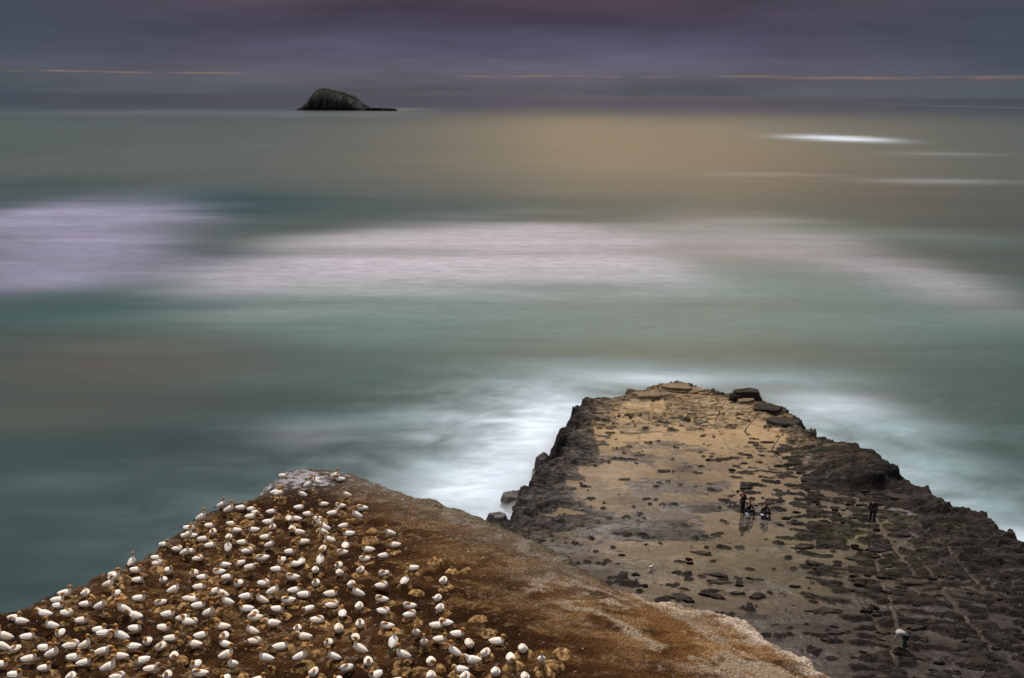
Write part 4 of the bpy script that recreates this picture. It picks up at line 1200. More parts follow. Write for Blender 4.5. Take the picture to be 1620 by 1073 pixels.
# ------------------------------------------------------------------ island on the horizon
def make_island():
    prof = [(262, 437), (300, 405), (350, 350), (400, 290), (440, 245), (490, 215), (540, 203), (590, 208), (640, 228), (700, 235), (760, 248), (800, 265), (870, 290), (900, 320), (950, 360), (995, 397), (1020, 437)]
    px = np.array([(a - 630) * .1733 for a, _ in prof]); pz = np.array([(437 - b) * .1733 for _, b in prof])
    x = np.linspace(px[0] - 3, px[-1] + 3, 150); y = np.linspace(-58, 58, 110)
    X, Y = np.meshgrid(x, y)
    n = fbm(X / 22, Y / 22, 5, 200) - .5; n2 = fbm(X / 6, Y / 6, 4, 201) - .5
    H = np.interp(X + n * 6, px, pz, left=-4, right=-4)
    v = np.clip(1 - (np.abs(Y) / 50) ** 3.0, -0.4, 1)
    gul = np.abs(fbm(X / 7, Y / 60, 4, 203) - .5) * 2
    Z = H * np.where(v > 0, v ** .55, v) + n2 * 2.2 * (H > 1) - (1 - gul) ** 3 * 3.0 * (np.abs(Y) > 20) * (H > 4)
    top = sstep(20, 34, Z + n * 14)
    c = np.zeros(X.shape + (3,)) + np.array((.010, .0105, .011))
    c = lerp3(c, (.040, .038, .034), sstep(.52, .64, fbm(X / 3.5, Z / 14, 4, 205)) * .8)
    c = lerp3(c, (.020, .023, .016), top * .85)
    c = lerp3(c, (.010, .010, .011), sstep(7, 3, Z + n2 * 4))
    mt, T, out = material('island_rock')
    geo = T.n('ShaderNodeNewGeometry')
    f = T.noise(geo.outputs['Position'], .35, 6.0, .65)
    col = T.mix(1.0, T.attr('icol'), T.ramp(f, [(.3, .55), (.7, 1.5)]), 'MULTIPLY')
    T.put(out.inputs[0], T.bsdf(Base_Color=col, Roughness=.95, Specular_IOR_Level=.1, Normal=T.bump(f, .8, 2.0)))
    o = grid_mesh('rocky_island', X, Y, Z, mt, keep=(Z > -3.5)[:-1, :-1], attrs={'icol': c})
    o.location = (-341.0, 1889 + 50, 0)
    tag(o, 'dark domed rocky island standing in the sea at the horizon', 'island')
    for k, (x0, x1, h, lab) in enumerate([(990, 1158, 6.3, 'low flat reef touching the right foot of the island'), (1166, 1335, 5.6, 'outermost low reef tapering away right of the island')]):
        me = rock_mesh('reef', 700 + k, strata=3, nseg=30, jit=.25, taper=.2); me.materials.append(mt)
        at_ = me.attributes.new('icol', 'FLOAT_COLOR', 'POINT')
        at_.data.foreach_set('color', np.tile(np.array((.022, .021, .020, 1), np.float32), len(me.vertices)))
        r = bpy.data.objects.new('reef', me); COL.objects.link(r)
        r.location = (-337 + ((x0 + x1) / 2 - 630) * .1733 * 1.0, 1895, -.5)
        r.scale = ((x1 - x0) * .1733 / 2 * 1.22, 12, h * .85); r.rotation_euler = (0, .04 if k else 0, 0)
        tag(r, lab, 'reef', 'reefs beside the island')


make_island()


def make_spray():
    """thin veil of spray hanging over the white water along the platform's edges"""
    mt = bpy.data.materials.new('sea_spray'); mt.use_nodes = True
    T = NT(mt.node_tree); out = T.n('ShaderNodeOutputMaterial')
    pv = T.n('ShaderNodeVolumePrincipled')
    T.put(pv.inputs['Color'], (.90, .95, 1.0)); T.put(pv.inputs['Density'], .55); T.put(pv.inputs['Anisotropy'], .0)
    T.t.links.new(pv.outputs[0], out.inputs['Volume'])
    P_ = np.array(PLAT[-1:] + PLAT[:35])
    # resample the shoreline and push it seaward
    seg = np.hypot(*np.diff(P_, axis=0).T); L = np.concatenate([[0], np.cumsum(seg)])
    s = np.linspace(0, L[-1], 120)
    cx, cy = np.interp(s, L, P_[:, 0]), np.interp(s, L, P_[:, 1])
    k = np.ones(9) / 9
    cxs, cys = np.convolve(np.pad(cx, 4, 'edge'), k, 'valid'), np.convolve(np.pad(cy, 4, 'edge'), k, 'valid')
    tx, ty = np.gradient(cxs), np.gradient(cys); ln = np.hypot(tx, ty); nx_, ny_ = -ty / ln, tx / ln
    V, Fc = [], []
    amp = .15 + 1.5 * fbm(s / 5, s * 0, 3, 210)
    amp *= sstep(0, 6, s) * sstep(s[-1], s[-1] - 8, s)
    prof = [(-2.0, .30), (-.6, 1.3), (.6, 1.6), (1.8, 1.1), (3.2, .55), (4.8, .2), (6.5, .03)]
    n = len(prof) * 2
    for i in range(len(s)):
        for o_, h in prof:
            V.append((cxs[i] + nx_[i] * o_, cys[i] + ny_[i] * o_, .04 + h * amp[i]))
        for o_, h in prof[::-1]:
            V.append((cxs[i] + nx_[i] * o_, cys[i] + ny_[i] * o_, .02))
    for i in range(len(s) - 1):
        for j in range(n):
            j2 = (j + 1) % n
            Fc.append((i * n + j, i * n + j2, (i + 1) * n + j2, (i + 1) * n + j))
    Fc.append(tuple(range(n))[::-1]); b = (len(s) - 1) * n; Fc.append(tuple(range(b, b + n)))
    o = mesh_obj('sea_spray', V, Fc, mt)
    bm = bmesh.new(); bm.from_mesh(o.data); bmesh.ops.recalc_face_normals(bm, faces=bm.faces); bm.to_mesh(o.data); bm.free()
    tag(o, 'veil of white spray over the surf round the platform', 'spray', kind='stuff')


make_spray()
# ------------------------------------------------------------------ nests and grit on the headland
def nest_material():
    mt, T, out = material('nest_guano_mud')
    oi = T.n('ShaderNodeObjectInfo')
    tc = T.n('ShaderNodeTexCoord')
    geo = T.n('ShaderNodeNewGeometry')
    p = T.vmath('ADD', tc.outputs['Object'], T.vmath('MULTIPLY', oi.outputs['Random'], (37.0, 11.0, 5.0)))
    n1_ = T.noise(p, 3.4, 5.0, .6); n2_ = T.noise(geo.outputs['Position'], 26.0, 4.0, .65); n3_ = T.noise(p, 5.5, 3.0, .5)
    sp = T.n('ShaderNodeSeparateXYZ'); T.put(sp.inputs[0], tc.outputs['Object'])
    ang_ = T.math('ARCTAN2', sp.outputs[1], sp.outputs[0])
    stv = T.xyz(T.math('MULTIPLY', ang_, 3.2), T.math('MULTIPLY', oi.outputs['Random'], 50.0), T.math('MULTIPLY', T.vmath('LENGTH', tc.outputs['Object'], out=1), 3.0))
    rad = T.noise(stv, 1.6, 4.0, .65)                       # streaks running down from the rim
    col = T.mix(T.step(T.math('MULTIPLY_ADD', rad, .45, T.math('MULTIPLY', n1_, .55)), .42, .60), (.060, .026, .009), (.36, .195, .060))
    col = T.mix(T.step(n1_, .50, .64), col, (.44, .28, .115))
    col = T.mix(T.math('MULTIPLY', T.step(T.math('MULTIPLY_ADD', rad, .5, T.math('MULTIPLY', n3_, .5)), .54, .66), T.ramp(oi.outputs['Random'], [(.3, .1), (1, .85)])), col, (.60, .50, .36))
    col = T.mix(1.0, col, T.ramp(n2_, [(.3, .40), (.7, 1.55)]), 'MULTIPLY')
    col = T.mix(1.0, col, T.ramp(oi.outputs['Random'], [(0, .32), (.5, .70), (1, 1.15)]), 'MULTIPLY')
    T.put(out.inputs[0], T.bsdf(Base_Color=col, Roughness=.9, Specular_IOR_Level=.15, Normal=T.bump(T.math('ADD', n1_, n2_), .5, .05)))
    return mt


nest_mat = nest_material()


def nest_mesh(seed):
    rnd_ = random.Random(seed)
    n = 20
    prof = [(1.35, -.12), (1.12, .02), (.90, .10), (.72, .17), (.56, .20), (.42, .185), (.26, .14), (.10, .125)]
    V, Fc = [], []
    ph = rnd_.uniform(0, 6.28); st = rnd_.uniform(.10, .30)
    for pr, pz in prof:
        for i in range(n):
            a = 2 * math.pi * i / n
            nz_ = noise3((math.cos(a) * 1.6, math.sin(a) * 1.6, pr * 1.5), seed)
            nf = noise3((math.cos(a) * 4 * pr, math.sin(a) * 4 * pr, 9), seed + 4)
            r = pr * (1 + st * math.cos(a - ph) * (pr > .5) + .26 * nz_) * .36
            V.append((r * math.cos(a), r * math.sin(a), pz * .95 + (.07 * nz_ + .025 * nf) * (1 if pr > .3 else .3)))
    V.append((0, 0, .12))
    for k in range(len(prof) - 1):
        for i in range(n):
            j = (i + 1) % n
            Fc.append((k * n + i, k * n + j, (k + 1) * n + j, (k + 1) * n + i))
    b = (len(prof) - 1) * n
    for i in range(n):
        Fc.append((b + i, b + (i + 1) % n, len(V) - 1))
    me = bpy.data.meshes.new('nest_mound')
    me.from_pydata(V, [], Fc); me.update()
    me.polygons.foreach_set('use_smooth', [True] * len(me.polygons))
    me.materials.append(nest_mat)
    return me


nest_vars = [nest_mesh(900 + k) for k in range(9)]
rnd = random.Random(31)


def put_nest(x, y, s=1.0):
    o = bpy.data.objects.new('nest_mound', rnd.choice(nest_vars)); COL.objects.link(o)
    o.parent = headland
    o.location = (x, y, samp(HZ, x, y) - .01)
    o.scale = (s * rnd.uniform(.85, 1.2), s * rnd.uniform(.85, 1.2), s * rnd.uniform(.55, 1.0))
    o.rotation_euler = (rnd.uniform(-.1, .1), rnd.uniform(-.1, .1), rnd.uniform(0, 6.28))
    return o


def make_grit():
    """clods, pebbles and feather scraps lying on the soil; far too many to count"""
    rg = np.random.default_rng(12)
    V, Fc, Cc = [], [], []
    base = np.array([(1, 0, 0), (-.5, .87, 0), (-.5, -.87, 0), (0, 0, .8)])
    k = 0
    while k < 11000:
        x, y = rg.uniform(-24, 14), rg.uniform(29, 59)
        j, i = int((y - HY0) / HS), int((x - HX0) / HS)
        if HD[j, i] < .1:
            continue
        colony = x + (y - 36) * .42 < 2.0
        if not colony and rg.random() < .45:
            continue
        s = rg.uniform(.012, .034) * (1 if rg.random() < .9 else 1.9)
        a = rg.uniform(0, 6.28); ca, sa = math.cos(a), math.sin(a)
        b = base * s * np.array((rg.uniform(.7, 1.6), rg.uniform(.6, 1.1), rg.uniform(.5, 1.0)))
        z = HZ[j, i]
        n0 = len(V)
        for q in b:
            V.append((x + q[0] * ca - q[1] * sa, y + q[0] * sa + q[1] * ca, z + q[2] + .004))
        Fc += [(n0, n0 + 1, n0 + 3), (n0 + 1, n0 + 2, n0 + 3), (n0 + 2, n0, n0 + 3)]
        t = rg.random()
        cl = (.62, .60, .57) if t < .13 else (.33, .22, .10) if t < .55 else (.12, .075, .04) if t < .8 else (.035, .017, .008)
        Cc += [(*cl, 1.0)] * 4
        k += 1
    mt, T, out = material('grit')
    T.put(out.inputs[0], T.bsdf(Base_Color=T.attr('gcol'), Roughness=.9))
    o = mesh_obj('grit', V, Fc, mt, smooth=False)
    at_ = o.data.attributes.new('gcol', 'FLOAT_COLOR', 'POINT')
    at_.data.foreach_set('color', np.array(Cc, np.float32).ravel())
    tag(o, 'loose grit, clods and feather scraps scattered over the brown soil', 'grit', kind='stuff')


make_grit()

# ------------------------------------------------------------------ gannets
WHITE, GOLD, BUFF, BLACK, BILL, LEGC = (.83, .78, .72), (.50, .235, .055), (.72, .52, .32), (.012, .011, .011), (.30, .34, .38), (.05, .055, .05)


def plumage_material():
    mt, T, out = material('plumage')
    geo = T.n('ShaderNodeNewGeometry')
    n = T.noise(geo.outputs['Position'], 22.0, 4.0, .6)
    col = T.mix(1.0, T.attr('fcol'), T.ramp(n, [(.3, .84), (.7, 1.06)]), 'MULTIPLY')
    tint = T.noise(geo.outputs['Position'], 1.3, 1.0, .5)
    col = T.mix(T.math('MULTIPLY', T.step(tint, .45, .68), .55), col, T.mix(1.0, col, (.92, .80, .66), 'MULTIPLY'))
    T.put(out.inputs[0], T.bsdf(Base_Color=col, Roughness=.75, Specular_IOR_Level=.2, Normal=T.bump(n, .45, .03)))
    return mt


plum = plumage_material()


def col_mesh(name, V, Fc, C):
    me = bpy.data.meshes.new(name)
    me.from_pydata([tuple(v) for v in V], [], Fc); me.update()
    me.polygons.foreach_set('use_smooth', [True] * len(me.polygons))
    at_ = me.attributes.new('fcol', 'FLOAT_COLOR', 'POINT')
    at_.data.foreach_set('color', np.array([(*c, 1.0) for c in C], np.float32).ravel())
    me.materials.append(plum)
    return me


def loft(name, rings, nseg=12):
    """rings: (x, y, z, half width, half height, colour) swept along their centre line"""
    P = [Vector(r[:3]) for r in rings]
    V, C, Fc = [], [], []
    side_prev = Vector((0, 1, 0))
    for k, r in enumerate(rings):
        t = (P[min(k + 1, len(P) - 1)] - P[max(k - 1, 0)]).normalized()
        s = (side_prev - t * side_prev.dot(t)).normalized()
        side_prev = s
        u = t.cross(s)
        for i in range(nseg):
            a = 2 * math.pi * i / nseg
            V.append(P[k] + s * (math.cos(a) * r[3]) + u * (math.sin(a) * r[4])); C.append(r[5])
    for k in range(len(rings) - 1):
        for i in range(nseg):
            j = (i + 1) % nseg
            Fc.append((k * nseg + i, k * nseg + j, (k + 1) * nseg + j, (k + 1) * nseg + i))
    Fc.append(tuple(range(nseg))[::-1])
    b = (len(rings) - 1) * nseg
    Fc.append(tuple(range(b, b + nseg)))
    return col_mesh(name, V, Fc, C)


def smooth_rings(keys, sub=2):
    """Catmull-Rom through the key rings"""
    K = [np.array(list(k[:5]) + list(k[5]), float) for k in keys]
    out = []
    for i in range(len(K) - 1):
        p0, p1, p2, p3 = K[max(i - 1, 0)], K[i], K[i + 1], K[min(i + 2, len(K) - 1)]
        for s in range(sub):
            t = s / sub
            q = .5 * ((2 * p1) + (-p0 + p2) * t + (2 * p0 - 5 * p1 + 4 * p2 - p3) * t * t + (-p0 + 3 * p1 - 3 * p2 + p3) * t ** 3)
            out.append(q)
    out.append(K[-1])
    return [(q[0], q[1], q[2], max(q[3], .004), max(q[4], .004), tuple(np.clip(q[5:8], 0, 1))) for q in out]


def gannet_meshes(pose):
    W, G, B = WHITE, GOLD, BUFF
    lift, tilt = (.0, 0.0)
    if pose in 'nd':
        lift, tilt = .17, math.radians(20 if pose == 'n' else 4)
    def tp(x, z):      # tilt the trunk about the hips and lift it on its legs
        ca, sa = math.cos(tilt), math.sin(tilt)
        dx, dz = x + .02, z - .16
        return (-.02 + dx * ca - dz * sa, lift + .16 + dx * sa + dz * ca)
    trunk = [(-.36, .180, .02, .015), (-.30, .180, .075, .055), (-.20, .175, .130, .105), (-.06, .165, .165, .140), (.07, .170, .168, .150), (.165, .190, .140, .135)]
    keys = []
    for x, z, w, h in trunk:
        X_, Z_ = tp(x, z); keys.append((X_, 0, Z_, w, h, W))
    sx, sz = tp(.215, .245)
    nk = {
        's': [(0, 0, 0, .095, .090, W), (.005, 0, .065, .068, .066, B), (-.010, 0, .115, 0.068, 0.071, G), (.010, 0, .160, 0.065, 0.068, G), (.055, 0, .178, 0.061, 0.061, G), (.100, 0, .165, 0.042, 0.040, G), (.125, 0, .155, .018, .018, BILL)],
        'u': [(0, 0, 0.000, .090, .085, W), (.012, 0, 0.063, .060, .060, W), (.005, 0, 0.126, .050, .050, B), (.000, 0, 0.181, 0.057, 0.059, G), (.020, 0, 0.218, 0.063, 0.065, G), (.065, 0, 0.231, 0.059, 0.059, G), (.110, 0, 0.222, 0.040, 0.038, G), (.135, 0, 0.216, .017, .017, BILL)],
        'n': [(0, 0, 0.000, .088, .082, W), (.000, 0, 0.072, .058, .058, W), (-.018, 0, 0.148, .048, .048, B), (-.020, 0, 0.216, 0.055, 0.058, G), (.004, 0, 0.258, 0.063, 0.065, G), (.050, 0, 0.270, 0.059, 0.059, G), (.096, 0, 0.260, 0.040, 0.038, G), (.120, 0, 0.254, .017, .017, BILL)],
        'd': [(.01, 0, .005, .090, .085, W), (.075, 0, .065, .060, .060, W), (.145, 0, .090, .050, .050, B), (.205, 0, .070, .049, .050, G), (.245, 0, .035, .050, .050, G), (.275, 0, -.010, .034, .034, G), (.290, 0, -.034, .017, .017, BILL)],
        'p': [(.005, 0, .0, .090, .085, W), (.050, .025, .085, .060, .060, W), (.105, .055, .135, .050, .050, B), (.155, .085, .100, .050, .050, G), (.150, .105, .045, .052, .052, G), (.110, .115, .000, .038, .038, G), (.080, .118, -.022, .017, .017, BILL)],
        't': [(0, 0, .0, .110, .100, W), (-.02, .015, .055, .082, .075, W), (-.085, .035, .088, .062, .058, B), (-.155, .040, .085, .056, .050, G), (-.215, .030, .070, .050, .042, G), (-.265, .018, .050, .030, .024, W), (-.29, .012, .040, .012, .012, BILL)],
    }[pose]
    for x, y, z, w, h, c in nk:
        keys.append((sx + x, y, sz + z, w, h, c))
    body = loft('body', smooth_rings(keys, 2), 12)
    parts = [('body', body, None)]
    # bill
    a = Vector((sx + nk[-1][0], nk[-1][1], sz + nk[-1][2])); bdir = a - Vector((sx + nk[-2][0], nk[-2][1], sz + nk[-2][2]))
    bdir.normalize()
    L = .085
    bl = [tuple(a - bdir * .015) + (.019, .021, BILL), tuple(a + bdir * L * .4) + (.013, .015, BILL), tuple(a + bdir * L - Vector((0, 0, .006))) + (.004, .004, (.22, .25, .28))]
    parts.append(('bill', loft('bill', bl, 6), None))
    # folded wings: white coverts, black flight feathers crossing over the tail
    for sgn in (1, -1):
        V, C, Fc = [], [], []
        us = np.linspace(0, 1, 9); vs = np.linspace(0, 1, 5)
        for layer in (0, 1):
            for u in us:
                x = .17 - .62 * u
                top = .272 - .060 * u - .02 * math.sin(u * 3.1); bot = .125 + .065 * u + (.05 * (1 - u) ** 2)
                hw = float(np.interp(x, [-.50, -.36, -.30, -.20, -.06, .07, .17], [.012, .035, .085, .136, .167, .170, .135]))
                for v in vs:
                    zz = bot + (top - bot) * v
                    bulge = math.cos((v - .35) * 1.75)
                    yy = max(hw * bulge, .006) + (.020 if layer == 0 else .001)
                    yy *= 1 - .22 * u * v
                    X_, Z_ = tp(x, zz)
                    V.append((X_, sgn * yy, Z_))
                    dark = u > .63 or (u > .15 and v < .24)
                    C.append(BLACK if dark else WHITE)
        nu, nv = len(us), len(vs)
        for layer in (0, 1):
            o_ = layer * nu * nv
            for i in range(nu - 1):
                for j in range(nv - 1):
                    q = (o_ + i * nv + j, o_ + i * nv + j + 1, o_ + (i + 1) * nv + j + 1, o_ + (i + 1) * nv + j)
                    Fc.append(q if (layer == 0) == (sgn > 0) else q[::-1])
        parts.append(('wing', col_mesh('wing', V, Fc, C), None))
    # tail
    tl = []
    for x, z, w, h, c in ((-.30, .170, .050, .020, WHITE), (-.38, .160, .045, .012, (.2, .19, .18)), (-.46, .150, .022, .006, BLACK), (-.50, .146, .006, .003, BLACK)):
        X_, Z_ = tp(x, z); tl.append((X_, 0, Z_, w, h, c))
    parts.append(('tail', loft('tail', tl, 8), None))
    if lift:
        for sgn in (1, -1):
            lg = [(-.03, sgn * .055, lift + .09, .030, .030, WHITE), (-.02, sgn * .055, lift - .02, .016, .016, LEGC), (-.005, sgn * .055, .018, .011, .011, LEGC), (.06, sgn * .060, .008, .034, .006, LEGC), (.095, sgn * .062, .006, .038, .005, LEGC)]
            parts.append(('leg', loft('leg', lg, 6), None))
    return parts


POSES = {p: gannet_meshes(p) for p in 'sundpt'}
rnd = random.Random(8)
for gx, gy, pose, yaw, lab in GANNETS:
    nx_, ny_ = gx + rnd.uniform(-.02, .16), gy + rnd.uniform(-.14, .02)
    on_tip = gx < -10 and gy > 54.5
    zb = samp(HZ, gx, gy)
    if not on_tip:
        if rnd.random() < .82:
            put_nest(nx_, ny_, rnd.uniform(.62, 1.05))
        zb += .085
    root = empty('gannet', (gx, gy, zb), math.radians(yaw))
    s = rnd.uniform(.86, 1.0)
    root.scale = (s * .97, s * 1.02, s * 1.02)
    root.rotation_euler = (rnd.uniform(-.05, .05), rnd.uniform(-.10, .06), math.radians(yaw))
    flip = -1 if rnd.random() < .5 else 1
    for nm, me, _ in POSES[pose]:
        o = bpy.data.objects.new(nm, me); COL.objects.link(o); o.parent = root
    tag(root, lab, 'gannet', 'gannets nesting on the headland')
for x, y in EMPTY_NESTS:
    put_nest(x, y, rnd.uniform(.65, .95))

# a lone gull down on the wet rock
def make_gull():
    GR = (.22, .23, .25)
    keys = [(-.20, 0, .22, .012, .010, BLACK), (-.14, 0, .21, .04, .035, WHITE), (-.04, 0, .20, .065, .06, WHITE), (.06, 0, .21, .065, .065, WHITE), (.11, 0, .25, .045, .045, WHITE), (.125, 0, .30, .035, .035, WHITE), (.14, 0, .335, .036, .036, WHITE), (.17, 0, .34, .028, .026, WHITE), (.19, 0, .335, .012, .012, (.5, .3, .05))]
    r = empty('gull', (8.4, 54.57, psamp(8.4, 54.57) + .01), math.radians(20))
    r.scale = (.95,) * 3
    parts = [('body', loft('body', smooth_rings(keys, 2), 10)), ('bill', loft('bill', [(.185, 0, .336, .012, .012, (.5, .3, .05)), (.235, 0, .325, .004, .005, (.5, .2, .05))], 6))]
    for sgn in (1, -1):
        parts.append(('wing', loft('wing', [(.08, sgn * .055, .235, .015, .03, GR), (-.04, sgn * .066, .225, .016, .045, GR), (-.16, sgn * .04, .215, .012, .025, GR), (-.27, sgn * .012, .215, .006, .008, BLACK)], 8)))
        parts.append(('leg', loft('leg', [(0, sgn * .03, .15, .009, .009, (.4, .1, .04)), (0, sgn * .03, .01, .007, .007, (.4, .1, .04)), (.05, sgn * .032, .004, .02, .003, (.4, .1, .04))], 6)))
    for nm, me in parts:
        o = bpy.data.objects.new(nm, me); COL.objects.link(o); o.parent = r
    tag(r, 'small white gull standing on the wet rock flat below the headland', 'gull')


make_gull()

# ------------------------------------------------------------------ anglers
def plain(name, colr, rough=.7, spec=.3, scale=30.0):
    mt, T, out = material(name)
    tc = T.n('ShaderNodeTexCoord')
    n = T.noise(tc.outputs['Object'], scale, 3.0, .6)
    col = T.mix(1.0, colr, T.ramp(n, [(.3, .75), (.7, 1.25)]), 'MULTIPLY')
    T.put(out.inputs[0], T.bsdf(Base_Color=col, Roughness=rough, Specular_IOR_Level=spec, Normal=T.bump(n, .3, .02)))
    return mt


skin_m = plain('skin', (.36, .20, .14), .5)
black_m = plain('black_cloth', (.012, .012, .014), .85)
navy_m = plain('navy_cloth', (.014, .018, .034), .85)
red_m = plain('red_cloth', (.30, .018, .014), .8)
grey_m = plain('pale_grey_cloth', (.30, .28, .29), .8)
blue_m = plain('pale_blue_cloth', (.40, .42, .75), .7)
teal_m = plain('dark_teal_cloth', (.012, .030, .034), .8)
boot_m = plain('rubber_boot', (.010, .010, .011), .4)
hair_m = plain('dark_hair', (.012, .010, .009), .6)
whiteplastic = plain('white_plastic', (.62, .64, .70), .4)
darkplastic = plain('dark_blue_plastic', (.010, .014, .030), .35)
metal_m = plain('metal', (.20, .20, .20), .3)
carbon_m = plain('rod_carbon', (.012, .012, .013), .3)


def skin_mesh(name, pts, edges, mat, parent, root=0, sub=1):
    """grow one continuous surface over a chain of joints: pts = (x, y, z, radius[, radius across])"""
    me = bpy.data.meshes.new(name)
    me.from_pydata([p[:3] for p in pts], edges, [])
    ob = bpy.data.objects.new(name, me); COL.objects.link(ob)
    ob.modifiers.new('Skin', 'SKIN').use_smooth_shade = True
    sv = me.skin_vertices[0].data
    for i, p in enumerate(pts):
        sv[i].radius = (p[3], p[4] if len(p) > 4 else p[3])
        sv[i].use_root = (i == root)
    ms = ob.modifiers.new('Sub', 'SUBSURF'); ms.levels = sub; ms.render_levels = sub
    dg = bpy.context.evaluated_depsgraph_get()
    res = bpy.data.meshes.new_from_object(ob.evaluated_get(dg))
    bpy.data.objects.remove(ob); bpy.data.meshes.remove(me)
    res.materials.clear(); res.materials.append(mat)
    res.polygons.foreach_set('use_smooth', [True] * len(res.polygons))
    o = bpy.data.objects.new(name, res); COL.objects.link(o); o.parent = parent
    return o


def make_person(loc, rz, J, cloth, label, hat=None, band=None):
    """J: joint positions for pelvis, chest, neck, head and, per side, shoulder/elbow/wrist and hip/knee/ankle/toe; faces +x"""
    root = empty('person', loc, rz)
    V = lambda k: Vector(J[k])
    pts, ed = [], []
    def add(p, r, prev=None, r2=None):
        pts.append((p[0], p[1], p[2], r, r2 if r2 else r)); i = len(pts) - 1
        if prev is not None:
            ed.append((prev, i))
        return i
    pel = add(V('pelvis'), .125, None, .15)
    che = add(V('chest'), .125, pel, .165)
    nb = add(V('neck'), .062, che)
    hd0 = add(V('neck').lerp(V('head'), .55), .062, nb)
    hd1 = add(V('head'), .098, hd0, .085)
    hd2 = add(V('head') + (V('head') - V('neck')).normalized() * .085, .062, hd1)
    nose = add(V('head') + Vector(J['look']) * .105 - Vector((0, 0, .015)), .018, hd1)
    for s in 'LR':
        sh = add(V('sh' + s), .062, che); eb = add(V('el' + s), .046, sh); wr = add(V('wr' + s), .031, eb)
        hdir = (V('wr' + s) - V('el' + s)).normalized()
        sid = hdir.cross(Vector((0, 0, 1))); sid = sid.normalized() if sid.length > .1 else Vector((0, 1, 0))
        dn = Vector((0, 0, -1)) if abs(hdir.z) < .8 else Vector((1, 0, 0))
        pm = add(V('wr' + s) + hdir * .065, .030, wr)
        for q, ln in ((-.030, .072), (-.010, .085), (.010, .080), (.030, .062)):
            f1_ = add(V('wr' + s) + hdir * .105 + sid * q, .0095, pm)
            add(V('wr' + s) + hdir * (.105 + ln * .55) + sid * q * 1.1 + dn * ln * .5, .008, f1_)
        th = add(V('wr' + s) + hdir * .06 + sid * .046, .011, pm); add(V('wr' + s) + hdir * .10 + sid * .058 + dn * .02, .009, th)
        hp = add(V('hip' + s), .088, pel); kn = add(V('kn' + s), .062, hp); an = add(V('an' + s), .040, kn); add(V('to' + s), .034, an)
    skin_mesh('body', pts, ed, skin_m, root)
    # clothes follow the same joints a little further out
    tp_, te = [], []
    def tadd(p, r, prev=None, r2=None):
        tp_.append((p[0], p[1], p[2], r, r2 if r2 else r)); i = len(tp_) - 1
        if prev is not None:
            te.append((prev, i))
        return i
    a = tadd(V('pelvis') + Vector((0, 0, .02)), .155, None, .185); b = tadd(V('pelvis').lerp(V('chest'), .55), .150, a, .185); c_ = tadd(V('chest'), .150, b, .20); tadd(V('neck'), .078, c_)
    for s in 'LR':
        q = tadd(V('sh' + s), .082, c_); e_ = tadd(V('el' + s), .064, q); tadd(V('wr' + s), .050, e_)
    jk = skin_mesh('jacket', tp_, te, cloth[0], root)
    tp_, te = [], []
    a = tadd(V('pelvis') - Vector((0, 0, .02)), .142, None, .165)
    for s in 'LR':
        q = tadd(V('hip' + s), .104, a); k_ = tadd(V('kn' + s), .082, q); tadd(V('an' + s) + Vector((0, 0, .06)), .068, k_)
    skin_mesh('trousers', tp_, te, cloth[1], root)
    for s in 'LR':
        an, to = V('an' + s), V('to' + s)
        skin_mesh('boot', [(*(an + Vector((0, 0, .10))), .056), (*an, .052), (*(an * .4 + to * .6), .050), (*to, .040)], [(0, 1), (1, 2), (2, 3)], boot_m, root)
    hdv = V('head'); upv = (hdv - V('neck')).normalized(); lk = Vector(J['look'])
    skin_mesh('hair' if hat is None else 'hood', [(*(hdv + upv * .055 - lk * .012), .098, .100), (*(hdv + upv * .01 - lk * .045), .090, .094), (*(hdv - upv * .05 - lk * .05), .062)], [(0, 1), (1, 2)], hat or hair_m, root)
    if band:
        for bm_, k0, k1, w, nm in band:
            p0 = V(k0).lerp(V(k1), .35)
            skin_mesh(nm, [(*(p0), .164, .200), (*(p0 + (V(k1) - V(k0)).normalized() * w), .164, .200)], [(0, 1)], bm_, root)
    tag(root, label, 'person')
    return root


def standing(lean=0.0, arm='down'):
    J = dict(pelvis=(0, 0, .95), chest=(lean * .4, 0, 1.32), neck=(lean * .55, 0, 1.49), head=(lean * .6 + .03, 0, 1.63), look=(1, 0, -.1))
    for s, g in (('L', 1), ('R', -1)):
        J['sh' + s] = (lean * .45, g * .19, 1.42)
        if arm == 'down':
            J['el' + s] = (-.02, g * .25, 1.15); J['wr' + s] = (.06, g * .24, .92)
        elif arm == 'front':
            J['el' + s] = (.10, g * .24, 1.17); J['wr' + s] = (.30, g * .12, 1.12)
        J['hip' + s] = (0, g * .10, .90); J['kn' + s] = (.03, g * .12, .50); J['an' + s] = (0, g * .14, .09); J['to' + s] = (.15, g * .17, .04)
    return J


def sitting():
    J = dict(pelvis=(0, 0, .47), chest=(.10, 0, .82), neck=(.16, 0, .98), head=(.21, 0, 1.11), look=(.97, 0, -.25))
    for s, g in (('L', 1), ('R', -1)):
        J['sh' + s] = (.11, g * .19, .91); J['el' + s] = (.22, g * .25, .68); J['wr' + s] = (.42, g * .14, .60)
        J['hip' + s] = (.06, g * .11, .45); J['kn' + s] = (.44, g * .17, .47); J['an' + s] = (.42, g * .17, .09); J['to' + s] = (.57, g * .20, .04)
    return J


